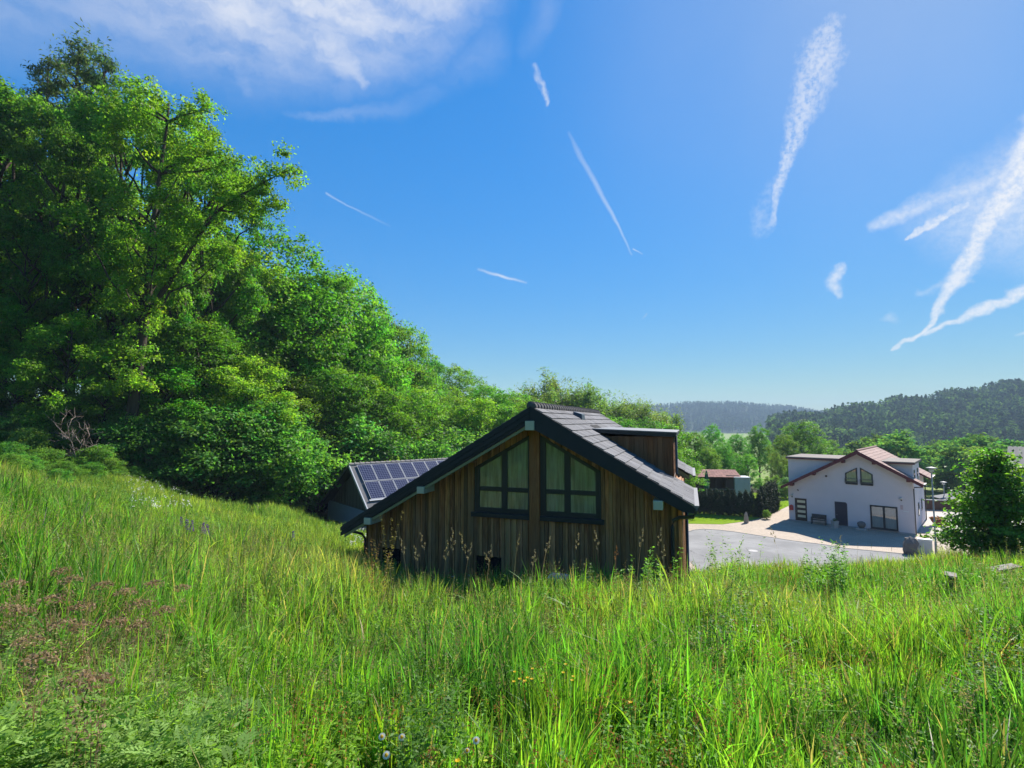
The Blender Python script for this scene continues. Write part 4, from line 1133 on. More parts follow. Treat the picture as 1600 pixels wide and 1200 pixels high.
# far side trees behind the yard
far = [('broad', 1112, 657, 112, .8, 'small dark round tree on the far side of the wood'), ('broad', 1184, 655, 100, .75, 'dark round tree left of the big domed tree'),
       ('broad', 1250, 650, 92, 1.12, 'big domed green tree behind the white house'), ('broad', 1222, 672, 88, .9, 'left shoulder tree beside the big domed tree'), ('broad', 1286, 672, 96, .95, 'right shoulder tree beside the big domed tree'),
       ('broad', 1150, 672, 84, .9, 'bright green tree between the pavilion and the big domed tree'), ('willow', 1215, 700, 82, .9, 'pale grey green bushy tree behind the left dormer'),
       ('broad', 1238, 712, 78, .8, 'low dark tree against the left dormer of the white house'), ('sparse', 1212, 740, 76, .9, 'pale green shrub like tree left of the white house wall')]
for k, px, yt, d, wd, lab in far: T_(k, px, yt, d, lab, 'trees behind the white house', wd)
# bushes along the foot of the wood
bl = [(215, 632, 29.5, 2.0, 'large grey green bush below the oak trunk'), (268, 622, 30.5, 1.9, 'rounded bush right of the oak trunk'), (330, 612, 31, 2.0, 'tall dense bush at the middle of the forest edge'),
      (385, 606, 33, 1.9, 'bush at the forest edge above the darkest shade'), (440, 612, 34.5, 1.8, 'bush left of the solar barn'), (500, 640, 40.5, 1.8, 'bush rising directly behind the barn gable'),
      (548, 622, 42, 1.7, 'pale bush above the left end of the barn ridge'), (590, 650, 43, 1.7, 'bush above the barn roof'), (635, 665, 44, 1.7, 'round bush above the right end of the barn ridge'),
      (680, 668, 43, 1.6, 'pale feathery bush beside the left roof slope'), (720, 650, 46, 1.8, 'bush behind the upper left roof slope'), (175, 690, 28.5, 1.5, 'low bush right of the dead branches'),
      (20, 640, 27.5, 1.9, 'dark bush at the left edge under the trees'), (75, 655, 29, 1.8, 'dark bush left of the dead branches'), (395, 700, 33, 1.7, 'low bush in front of the dark shade'),
      (470, 690, 39, 1.6, 'low bush close to the barn gable'), (300, 690, 30.5, 1.6, 'low bush at the foot of the wood, left of the dark shade'), (-60, 640, 27, 1.9, 'bush outside the left edge')]
for i, (px, yt, d) in enumerate(((-70, 600, 36), (-20, 610, 34), (18, 600, 38), (50, 615, 35), (80, 600, 39), (112, 610, 36), (142, 600, 38), (172, 612, 35.5), (205, 600, 39), (240, 605, 37))):
    bl.append((px, yt, d, 2.2, f'shaded undergrowth bush deep under the left trees, {["first", "second", "third", "fourth", "fifth", "sixth", "seventh", "eighth", "ninth", "tenth"][i]} of ten'))
for px, yt, d, wd, lab in bl: T_('bush', px, yt, d, lab, 'bushes along the forest edge', wd * .62, cat='bush')
for px, yt, d, lab in ((385, 764, 31.5, 'low bright bramble bank at the meadow rim, left part'), (425, 770, 32, 'low bright bramble bank at the meadow rim, middle part'), (462, 785, 32.5, 'low bright bramble bank nearest the barn')):
    T_('bush', px, yt, d, lab, 'bramble banks at the meadow rim', 1.5, name='bramble_bush', cat='bush', hmin=1.0)
for i, (px, yt, d, h) in enumerate(((8, 700, 22.5, 1.3), (35, 712, 21, 1.1), (70, 702, 24, 1.4), (105, 716, 22.5, 1.0), (140, 722, 24, 1.1), (172, 728, 26, 1.2), (210, 742, 27, 1.0), (15, 735, 19.5, .9), (90, 738, 20, .8))):
    r_ = ray(px, yt); x_ = r_[0] / r_[1] * d
    put_tree('bush', x_, d, h, f'low bracken clump in the upper left meadow corner, {["first", "second", "third", "fourth", "fifth", "sixth", "seventh", "eighth", "ninth"][i]} of nine', 'bracken clumps', 1.5, name='bracken_clump', cat='bracken')
for px, yt, d, lab in ((40, 662, 25.5, 'yellow green bush in the meadow corner at the left edge'), (150, 690, 26, 'yellow green bush beside the dead branches')):
    T_('bush', px, yt, d, lab, 'bushes in the meadow corner', 1.2, cat='bush')
# valley belt
vb = random.Random(12)
for i in range(64):
    d = vb.choice((98, 115, 135, 160, 190, 225, 260)) * vb.uniform(.93, 1.07)
    tn = vb.uniform(.60, 1.12); x = tn * d; h = vb.uniform(7.5, 12.5)
    put_tree('valley', x, d, h, 'hazy green tree in the wooded valley belt behind the white house', 'valley trees', vb.uniform(1.0, 1.5))

# ---------------------------------------------------------------- hills with their far woods
def hill(name, tans, ridge, d0, d1, ntree, th, col, seed):
    tans = np.array(tans); ridge = np.array(ridge, float)
    tt = np.linspace(tans[0], tans[-1], 90); rz = np.interp(tt, tans, ridge) + H
    rg = np.random.default_rng(seed)
    prof = np.array([0, .15, .3, .45, .6, .75, .88, 1.0, 1.15, 1.35])
    def zfun(t, s):
        r_ = np.interp(t, tans, ridge) + H; z0 = -16.0
        k = np.clip(s, 0, 1); k = k * k * (3 - 2 * k) * .55 + k * .45
        z = z0 + (r_ - z0) * k
        return np.where(s > 1, r_ - (s - 1) * (r_ - z0) * 2.2, z) + 2.0 * np.sin(t * 60 + s * 7)
    Tm, S = np.meshgrid(tt, prof); D = d0 + (d1 - d0) * S
    V = np.stack([Tm * D, D, zfun(Tm, S)], -1).reshape(-1, 3)
    nx, ny = len(tt), len(prof)
    i = (np.arange(ny - 1)[:, None] * nx + np.arange(nx - 1)[None, :]).ravel()
    F = np.stack([i, i + 1, i + nx + 1, i + nx], -1)
    tag(obj(name, np_mesh(name, V, [F], M['ground'], np.tile(np.array([.030, .042, .020]), (len(F), 1)), True)), kind='structure')
    t = rg.uniform(tans[0], tans[-1], ntree); s = rg.uniform(0, 1.06, ntree) ** .8; d = d0 + (d1 - d0) * s
    z = zfun(t, s); base = np.stack([t * d, d, z], -1)
    h = th * rg.uniform(.7, 1.25, ntree); con = rg.random(ntree) < .72
    K = 26; n = ntree * K; idx = np.repeat(np.arange(ntree), K)
    u = rg.uniform(0, 1, n); a = rg.uniform(0, 6.283, n)
    rad = np.where(con[idx], .22 * (1 - u) ** .8 + .02, .30 * np.sqrt(np.clip(1 - (2 * u - 1) ** 2, 0, 1)) + .02) * rg.uniform(.6, 1.05, n)
    out = np.stack([np.cos(a), np.sin(a), np.zeros(n)], -1)
    P = base[idx] + out * (rad * h[idx])[:, None]; P[:, 2] += h[idx] * (.12 + .88 * u)
    N = unit(out * .8 + np.array([0, 0, .6]) + rg.normal(size=(n, 3)) * .35)
    Vl, Fl = leaf_quads(P, N, h[idx] * .20 * rg.uniform(.7, 1.3, n), h[idx] * .15, rg)
    cc = np.where(con[:, None], np.array([[.022, .044, .024]]), np.array([[.060, .110, .034]])) * (rg.uniform(.6, 1.4, ntree) * (1 + .45 * np.sin(t * 37 + 3 * np.sin(s * 5)) * np.sin(s * 9 + t * 21)))[:, None]
    o = obj('far_forest', np_mesh('far_forest', Vl, [Fl], M['leaf_far'], cc[idx] * col)); tag(o, kind='stuff')


hill('right_hill', [.50, .60, .68, .75, .876, 1.0, 1.3, 1.8], [-6, -2, 8, 13, 24, 36, 52, 60], 330, 600, 7500, 13.0, 1.0, 5)
hill('far_hill', [.0, .2, .312, .375, .44, .50, .58, .636, .72, .80], [14, 34, 42, 49, 46, 40, 26, 12, 2, -4], 1100, 1600, 7000, 14.0, .55, 6)

# ---------------------------------------------------------------- right hand bank: big shrub, neighbour's roofs
def right_shrub():
    r = random.Random(15); x, y = 17.0, 18.2; zb = float(terr(x, y))
    t = thing('hornbeam_shrub', 'large dark shrub with layered branches at the right edge of the photo', 'shrub', (x, y, zb))
    lob = []; paths = []
    Ht = H - .0483 * y - zb
    for i in range(34):
        a = i * 2.4 + r.uniform(-.3, .3); q = (i + .5) / 34; z = .35 + (Ht - .5) * q
        rad = (1.68 * (1 - q) ** .8 + .12) * r.uniform(.75, 1.1)
        e = Vector((rad * math.cos(a), rad * math.sin(a), z + .12 * rad)); b0 = Vector((r.uniform(-.1, .1), r.uniform(-.1, .1), max(.1, z - .5)))
        paths.append((curve_pts(b0, e, r, .1, 5), [.05, .04, .03, .02, .014, .006]))
        for k in (.35, .6, .82, 1.0):
            p = b0.lerp(e, k); w = .42 * (1.1 - q * .5); lob.append((p.x + r.uniform(-.15, .15), p.y + r.uniform(-.15, .15), p.z, w, w, .16))
    paths.append(([Vector((0, 0, -.3)), Vector((.05, 0, 1.4)), Vector((-.15, 0, Ht - .1))], [.11, .08, .02]))
    obj('trunk', limbs_mesh('trunk', paths, M['bark']), t)
    obj('crown', crown_mesh('crown', 16, lob, 760, 28, .32, .125, (.16, .31, .045), M['leaf'], lo=.4, flat=.35, up=1.0), t)


right_shrub()


def neighbour():
    a = math.radians(46); d = 24.0
    t = thing('neighbour_house', "corner of a neighbour's house with grey corrugated roofs at the right edge", 'house', (.956 * d, d, 0), -a)
    x = MB(); zb = 4.2
    x.box(.5, 9, .45, 8, zb, 7.45); x.box(2.2, 9, 2.6, 8, 7.45, 8.75); x.build('wall', M['render'], t)
    def corr(mb, x0, x1, y0, y1, z0, k):
        n = int((x1 - x0) / .09); pts = []
        for i in range(n + 1):
            u = x0 + i * (x1 - x0) / n; dz = .018 * (1 if i % 2 else -1); pts.append((u, dz))
        for (u, dz), (u2, dz2) in zip(pts[:-1], pts[1:]):
            mb.poly([(u, y0, z0 + dz), (u2, y0, z0 + dz2), (u2, y1, z0 + dz2 + k * (y1 - y0)), (u, y1, z0 + dz + k * (y1 - y0)),
                     (u, y0, z0 + dz - .04), (u2, y0, z0 + dz2 - .04), (u2, y1, z0 + dz2 - .04 + k * (y1 - y0)), (u, y1, z0 + dz - .04 + k * (y1 - y0))],
                    [(0, 1, 2, 3), (7, 6, 5, 4), (0, 4, 5, 1), (2, 6, 7, 3), (0, 3, 7, 4), (1, 5, 6, 2)])
    x = MB(); corr(x, 0, 9, 0, 2.9, 7.62, .36); ro = x.build('roof', M['greyroof'], t)
    x = MB(); x.box(-.01, 9, .03, .09, 7.36, 7.55); x.build('fascia', M['purlin'], ro); x = MB(); x.box(.0, 9, .10, .5, 7.40, 7.44); x.build('soffit', M['dark_metal'], ro)
    x = MB(); corr(x, 1.35, 9, 1.5, 6.0, 9.02, .40); ro = x.build('roof', M['greyroof'], t)
    x = MB(); x.box(1.33, 9, 1.53, 1.59, 8.84, 8.95); x.build('fascia', M['purlin'], ro); x = MB(); x.box(1.6, 9, 1.75, 2.6, 8.5, 8.82); x.build('soffit', M['brownwood'], ro)


neighbour()


def hit(px, py, hh, d0=1.2, d1=60):
    """first place along the view direction that is hh above the ground"""
    r = ray(px, py); dd = np.linspace(d0, d1, 3000); x = r[0] / r[1] * dd; z = H + r[2] / r[1] * dd
    g = z - terr(x, dd) - hh; k = np.argmax(g < 0) if (g < 0).any() else len(dd) - 1
    return float(x[k]), float(dd[k]), float(terr(x[k], dd[k]))


ORD = ['first', 'second', 'third', 'fourth', 'fifth', 'sixth', 'seventh', 'eighth', 'ninth', 'tenth', 'eleventh', 'twelfth', 'thirteenth', 'fourteenth', 'fifteenth', 'sixteenth', 'seventeenth', 'eighteenth', 'nineteenth', 'twentieth', 'twenty-first', 'twenty-second']

# ---------------------------------------------------------------- things around the yard
def yard_things():
    # thuja hedge: separate columns
    rg = np.random.default_rng(3)
    meshes = []
    for s in range(3):
        lob = [(0, 0, .35 + i * .28, .36 * (1 - (i / 10) ** 2.2) + .05, .36 * (1 - (i / 10) ** 2.2) + .05, .3) for i in range(10)]
        meshes.append(crown_mesh('foliage', 90 + s, lob, 200, 42, .13, .10, (.017, .040, .012), M['thuja'], lo=.6, flat=1.4, up=.3, wl=.4))
    stem = limbs_mesh('trunk', [([Vector((0, 0, -.1)), Vector((0, 0, 1.6))], [.05, .02])], M['bark'])
    def thuja(x, y, h, lab, grp):
        t = thing('thuja', lab, 'hedge plant', (x, y, 0), random.uniform(0, 6), grp); s = h / 3.15; t.scale = (max(s, .95) * 1.05, max(s, .95) * 1.05, s)
        obj('trunk', stem, t); obj('foliage', meshes[int(rg.integers(3))], t)
    n = 22
    for i in range(n):
        k = i / (n - 1); x = 14.2 + (25.6 - 14.2) * k; y = 58.4 + (53.9 - 58.4) * k
        thuja(x, y, 2.72 + random.uniform(-.12, .12), f'clipped dark thuja, {ORD[n - 1 - i]} from the right end of the hedge', 'thujas of the clipped hedge')
    for i in range(7):
        k = i / 6; thuja(26.3 + 3.3 * k, 54.6 + 3.8 * k, 3.05 + .35 * k + random.uniform(-.1, .1), f'pointed dark thuja, {ORD[i]} of the row running back from the hedge corner', 'pointed thujas at the hedge corner')
    put_tree('bush', 25.9, 52.9, 1.05, 'low green bush at the foot of the hedge corner', None, .9, cat='bush', z=0)
    put_tree('bush', 35.2, 66.5, 2.2, 'green bush beyond the path left of the white house', None, 1.3, cat='bush', z=0)
    put_tree('bush', 37.5, 70.5, 2.6, 'dark bush at the far end of the side path', None, 1.4, cat='bush', z=0)
    # standing stone
    t = MB(); r = random.Random(1); prof = [(.20, 0), (.23, .25), (.22, .55), (.18, .8), (.10, .95), (.03, 1.08)]
    t.lathe([(.25, -.02)] + prof, 9, 0, 0); t.v = [(x + r.uniform(-.03, .03), y * .8 + r.uniform(-.03, .03), z) for x, y, z in t.v]
    o = t.build('standing_stone', M['stone']); o.location = (22.9, 50.9, 0); tag(o, 'upright pointed stone at the lawn corner by the paving', 'stone')
    for i, (px, py) in enumerate(((1106, 799), (1114, 800), (1127, 801), (1140, 802))):
        rr = ray(px, py); d = -H / rr[2]; t = MB(); t.lathe([(.16, -.02), (.20, .08), (.12, .2), (.03, .26)], 7); t.v = [(x + r.uniform(-.05, .05), y + r.uniform(-.05, .05), z) for x, y, z in t.v]
        o = t.build('pale_stone', M['concrete']); o.location = (rr[0] * d * .985, rr[1] * d * .985, 0.02); tag(o, f'small pale stone at the hedge foot, {ORD[i]} from the left', 'stone', 'pale stones under the hedge')
    # pavilion
    t = thing('garden_pavilion', 'small open garden pavilion with a red tiled roof behind the hedge', 'pavilion', (21.6, 61.6, 0), -.12)
    x = MB(); rr = random.Random(3); n = Vector((0, -.26, .966))
    for i in range(8):
        for k in range(16):
            g = rr.uniform(.75, 1.1); x.slab([(-.2 + k * .345, -.6 + i * .3, 3.40 + i * .083), (.13 + k * .345, -.6 + i * .3, 3.40 + i * .083), (.13 + k * .345, -.29 + i * .3, 3.47 + i * .083), (-.2 + k * .345, -.29 + i * .3, 3.47 + i * .083)], n, .05, (g, g * .72, g * .68))
    x.build('roof', M['redtile'], t)
    x = MB(); x.box(-.05, 5.15, 1.8, 1.9, 0, 3.9); x.box(-.05, .05, -.2, 1.8, 0, 2.2); x.box(3.7, 5.15, -.25, 1.79, 0, 3.55); x.build('wall', M['brownwood'], t)
    for u in (0.0, 2.5, 3.68):
        x = MB(); x.box(u - .06, u + .06, -.45, -.33, 0, 3.36); x.build('post', M['brownwood'], t)
    x = MB(); x.box(-.1, 4.6, -.42, -.36, 1.9, 2.0); x.build('rail', M['board'], t)
    t = thing('garden_shed', 'pale corrugated panel shed right of the garden pavilion', 'shed', (26.0, 60.4, 0), -.12)
    x = MB()
    for k in range(12): x.box(k * .135, k * .135 + .125, -.02 - .012 * (k % 2), .02, 0, 3.3)
    x.box(0, 1.62, .021, 1.5, 0, 3.3); x.build('wall', M['corr'], t)
    x = MB(); x.box(-.08, 1.72, -.1, 1.6, 3.3, 3.42); x.build('roof', M['white'], t); x = MB(); x.box(1.621, 1.70, -.05, .05, 0, 3.3); x.build('corner_post', M['white'], t)
    t = thing('closed_parasol', 'closed dark green parasol standing in front of the pavilion', 'parasol', (22.55, 60.0, 0))
    x = MB(); x.tube([(0, 0, 0), (0, 0, 4.3)], .03, 8); x.build('pole', M['white'], t)
    x = MB(); pr = [(.02, 4.25), (.12, 3.9), (.20, 3.0), (.26, 2.15)]; x.lathe(pr, 16)
    x.v = [(a * (1 + .25 * (i % 2)), b * (1 + .25 * (i % 2)), c) for i, (a, b, c) in enumerate(x.v)]; x.build('canopy', M['green_cloth'], t)
    # street lamps
    def lamp(x_, y_, h, lab, zb):
        t = thing('street_lamp', lab, 'street lamp', (x_, y_, zb), 0, 'street lamps')
        q = MB(); q.tube([(0, 0, -.2), (0, 0, 1.0), (0, 0, 1.02), (0, 0, h - .3)], [.085, .075, .055, .045], 12); q.build('pole', M['lamp'], t, True)
        q = MB(); q.lathe([(.05, h - .3), (.16, h - .22), (.16, h - .04), (.06, h - .02)], 14); q.build('lantern', M['corr'], t, True)
        q = MB(); q.lathe([(.33, h - .01), (.36, h + .02), (.30, h + .06), (.05, h + .12)], 20); q.build('lamp_shade', M['lamp'], t, True)
    lamp(31.4, 38.7, 6.4, 'tall pale street lamp at the right corner of the white house', 0.0)
    lamp(51.0, 61.2, 4.9, 'small distant street lamp beyond the terrace', -2.2)
    # boulder and utility box
    t = MB(); r = random.Random(5); t.lathe([(.5, -.05), (.56, .3), (.5, .8), (.32, 1.15), (.08, 1.24)], 10); t.v = [(x * .95 + r.uniform(-.09, .09), y * .8 + r.uniform(-.09, .09), z + r.uniform(-.05, .05)) for x, y, z in t.v]
    o = t.build('boulder', M['boulder']); o.location = (29.9, 39.2, 0); tag(o, 'dark upright boulder beside the white utility box', 'boulder')
    t = thing('utility_box', 'white utility box between the boulder and the street lamp', 'utility box', (30.95, 39.15, 0), -.55)
    q = MB(); q.box(-.42, .42, -.16, .16, 0, 1.05); q.build('body', M['white'], t, bevel=.01); q = MB(); q.box(-.46, .46, -.2, .2, 1.052, 1.12); q.build('lid', M['white'], t, bevel=.01)
    q = MB(); q.box(-.38, .38, -.175, -.162, .08, .98); dd = q.build('door', M['corr'], t); q = MB(); q.box(-.32, -.26, -.195, -.177, .5, .62); q.build('handle', M['dark_metal'], dd)
    # picnic table with flowers
    t = thing('picnic_table', 'dark picnic table on the sunny terrace behind the street lamp', 'table', (43.3, 48.6, .01), -.5)
    q = MB()
    for k in range(4): q.box(-.9, .9, -.34 + k * .175, -.18 + k * .175, .72, .76)
    q.build('tabletop', M['brownwood'], t)
    for s in (-1, 1):
        q = MB(); q.box(-.9, .9, s * .72 - .13, s * .72 + .13, .43, .47); q.build('seat', M['brownwood'], t)
        q = MB(); q.tube([(s * .62, -.62, 0), (s * .62, .25, .72)], .05, 4); q.tube([(s * .62 + .06, .62, 0), (s * .62 + .06, -.25, .72)], .05, 4); q.box(s * .62 - .03, s * .62 + .09, -.8, .8, .36, .425); q.build('leg', M['dark_metal'], t)
    t = thing('flower_bowl', 'big red flower bowl with orange and yellow blossoms on the terrace', 'planter', (40.6, 49.6, .01))
    q = MB(); q.lathe([(.25, 0), (.5, .35), (.62, .62), (.55, .62), (.4, .4)], 18); q.build('bowl', m_plain('terracotta', (.28, .08, .05), .7), t, True)
    q = MB(); r = random.Random(6)
    for k in range(260):
        a = r.uniform(0, 6.28); u = .7 * math.sqrt(r.random()); p = Vector((u * math.cos(a), u * math.sin(a), .6 + r.uniform(0, .35) * (1 - u))); dv = Vector((r.uniform(-1, 1), r.uniform(-1, 1), r.uniform(-.3, 1))).normalized() * .07; e = dv.orthogonal().normalized() * .05
        q.poly([p - dv, p + e, p + dv, p - e], [(0, 1, 2, 3)], r.choice(((.55, .06, .03), (.65, .42, .04), (.06, .16, .03), (.06, .14, .03), (.55, .2, .03))))
    q.build('flowers', M['petal'], t)
    t = MB(); t.box(-.5, .5, -.3, .3, 0, .35); o = t.build('raised_bed', M['red'], None, bevel=.02); o.data.materials[0] = m_plain('red_brown_timber', (.30, .16, .11), .8); o.location = (42.4, 46.4, .01); tag(o, 'low reddish brown wooden bed at the terrace edge by the shrub', 'raised bed')
    t = thing('low_wall', 'low dark brown wall along the far edge of the terrace', 'wall', (46.4, 58.6, -.1), -.28)
    q = MB(); q.box(0, 6.0, 0, .18, 0, 1.15); q.build('body', M['brownwood'], t); q = MB(); q.box(-.04, 6.04, -.04, .22, 1.152, 1.22); q.build('coping', M['plinth'], t)
    # dark roofed shed lower down the slope
    t = thing('low_shed', 'low white shed with a dark sloping roof beyond the terrace', 'shed', (49.3, 57.8, -2.3), -.25)
    q = MB(); q.prism_y([(.2, -.3), (6, -.3), (6, 4.35), (.2, 3.1)], 0, 4); q.build('wall', M['render'], t)
    q = MB(); q.prism_y([(-.3, 3.02), (6.4, 4.46), (6.4, 4.72), (-.3, 3.28)], -.4, 4.3); q.build('roof', M['verge'], t)
    q = MB(); q.prism_y([(-.3, 3.282), (6.4, 4.722), (6.4, 4.74), (-.3, 3.30)], -.38, 4.28); q.build('roof_sheet', M['greyroof'], t)
    for i, (u, hh) in enumerate(((.1, 1.4), (1.1, 1.0))):
        q = MB(); q.tube([(u, 1.2, 3.2), (u, 1.2, 3.3 + hh)], .09, 8); q.build('flue_pipe', M['dark_metal'], t)


yard_things()

# ---------------------------------------------------------------- meadow: grass, weeds, flowers
def vnoise(x, y, scale, seed):
    g = np.random.default_rng(seed).random((128, 128)); u = x / scale + 40.3; v = y / scale + 40.7
    i, j = np.floor(u).astype(int), np.floor(v).astype(int); fu, fv = u - i, v - j; fu = fu * fu * (3 - 2 * fu); fv = fv * fv * (3 - 2 * fv)
    a, b, c, d = g[i % 128, j % 128], g[(i + 1) % 128, j % 128], g[i % 128, (j + 1) % 128], g[(i + 1) % 128, (j + 1) % 128]
    return (a * (1 - fu) + b * fu) * (1 - fv) + (c * (1 - fu) + d * fu) * fv


def blades(x, y, h, w, lean, rg, z0=None, dirb=None):
    n = len(x); z = (terr(x, y) if z0 is None else z0) - .03
    a = rg.uniform(0, 6.283, n) if dirb is None else dirb; f = rg.uniform(0, 6.283, n)
    ld = np.stack([np.cos(a), np.sin(a)], -1) * (lean * h)[:, None]; wd = np.stack([np.cos(f), np.sin(f)], -1)
    ts = (0, .38, .74, 1.0); ws = (.75, 1.0, .7, 0)
    B = np.stack([x, y, z], -1); rows = []
    curl = rg.uniform(1.6, 2.6, n)
    for t, wk in zip(ts, ws):
        c = B.copy(); c[:, :2] += ld * (t ** curl)[:, None]; c[:, 2] += h * (t - lean ** 2 * .45 * t ** 2)
        if wk == 0: rows.append(c)
        else:
            o = np.zeros((n, 3)); o[:, :2] = wd * (w * wk * .5)[:, None]; rows += [c - o, c + o]
    V = np.stack(rows, 1).reshape(-1, 3); k = np.arange(n)[:, None] * 7
    Q = np.concatenate([k + np.array([[0, 1, 3, 2]]), k + np.array([[2, 3, 5, 4]])]); Tt = k + np.array([[4, 5, 6]])
    return V, Q, Tt


def on_house(x, y):
    dx, dy = x - P1[0], y - P1[1]; u = dx * math.cos(YAW1) - dy * math.sin(YAW1); v = dx * math.sin(YAW1) + dy * math.cos(YAW1)
    return (u > -.1) & (u < 10.1) & (v > -.12) & (v < 10.5)


def wedge(n, d0, d1, spread, margin, rg, p=1.0):
    """points in front of the camera, density falling with distance"""
    d = d0 + (d1 - d0) * rg.random(n) ** p; x = rg.uniform(-1, 1, n) * (spread * d + margin); return x, d


def grass_colors(x, y, n, rg):
    g1 = vnoise(x, y, 2.2, 1); g2 = vnoise(x, y, .7, 2); g3 = vnoise(x, y, 5.0, 3)
    c = np.stack([.082 + .060 * g1, .178 + .050 * g1, .016 + .010 * g2], -1)
    dark = np.maximum(sstep(vnoise(x, y, 1.6, 8), .5, .75), .8 * sstep(vnoise(x, y, .55, 14), .6, .85))[:, None] * .62; c = c * (1 - dark) + np.array([.040, .105, .022]) * dark
    oliv = (sstep(g3, .5, .75) * sstep(y, 5.0, 9.0))[:, None] * .6
    oliv = np.maximum(oliv, (np.exp(-((x + 4.5) / 3.2) ** 2 - ((y - 12.5) / 4.0) ** 2) * .8)[:, None])
    c = c * (1 - oliv) + np.array([.205, .215, .055]) * oliv
    c *= (rg.uniform(.45, 1.45, n) * (.5 + .95 * vnoise(x, y, .33, 9)))[:, None]; c[:, 0] *= rg.uniform(.7, 1.4, n)
    dry = rg.random(n) < .06 + .10 * oliv[:, 0]
    c = c * np.array([1.52, 1.76, 1.9]); old = rg.random(n) < .18; c[old] *= .55; c[dry] = np.array([.42, .34, .16]) * rg.uniform(.6, 1.2, dry.sum())[:, None]
    return c


def hfac(x, y):
    d = np.hypot(x, y)
    h = .34 + .27 * sstep(d, 2.2, 7.0)
    h *= (.70 + .55 * vnoise(x, y, 1.3, 11)) * (.62 + .7 * vnoise(x, y, .34, 15))
    # cut shorter close to the wooden house and on the upper hillside
    h *= 1 - .45 * np.exp(-((x + 0.5) / 7.0) ** 2) * sstep(y, 13.0, 15.5)
    h *= 1 - .35 * sstep(y, 13, 19) * sstep(-x, 3, 8)
    t = x / np.maximum(y, .3)
    h *= 1 - .32 * sstep(-t, .50, .62) * (1 - sstep(y, 2.9, 3.7))          # weeds instead of tall grass, lower left
    h *= 1 - .22 * sstep(x, 2.5, 5.0) * sstep(y, 7, 10)
    return h


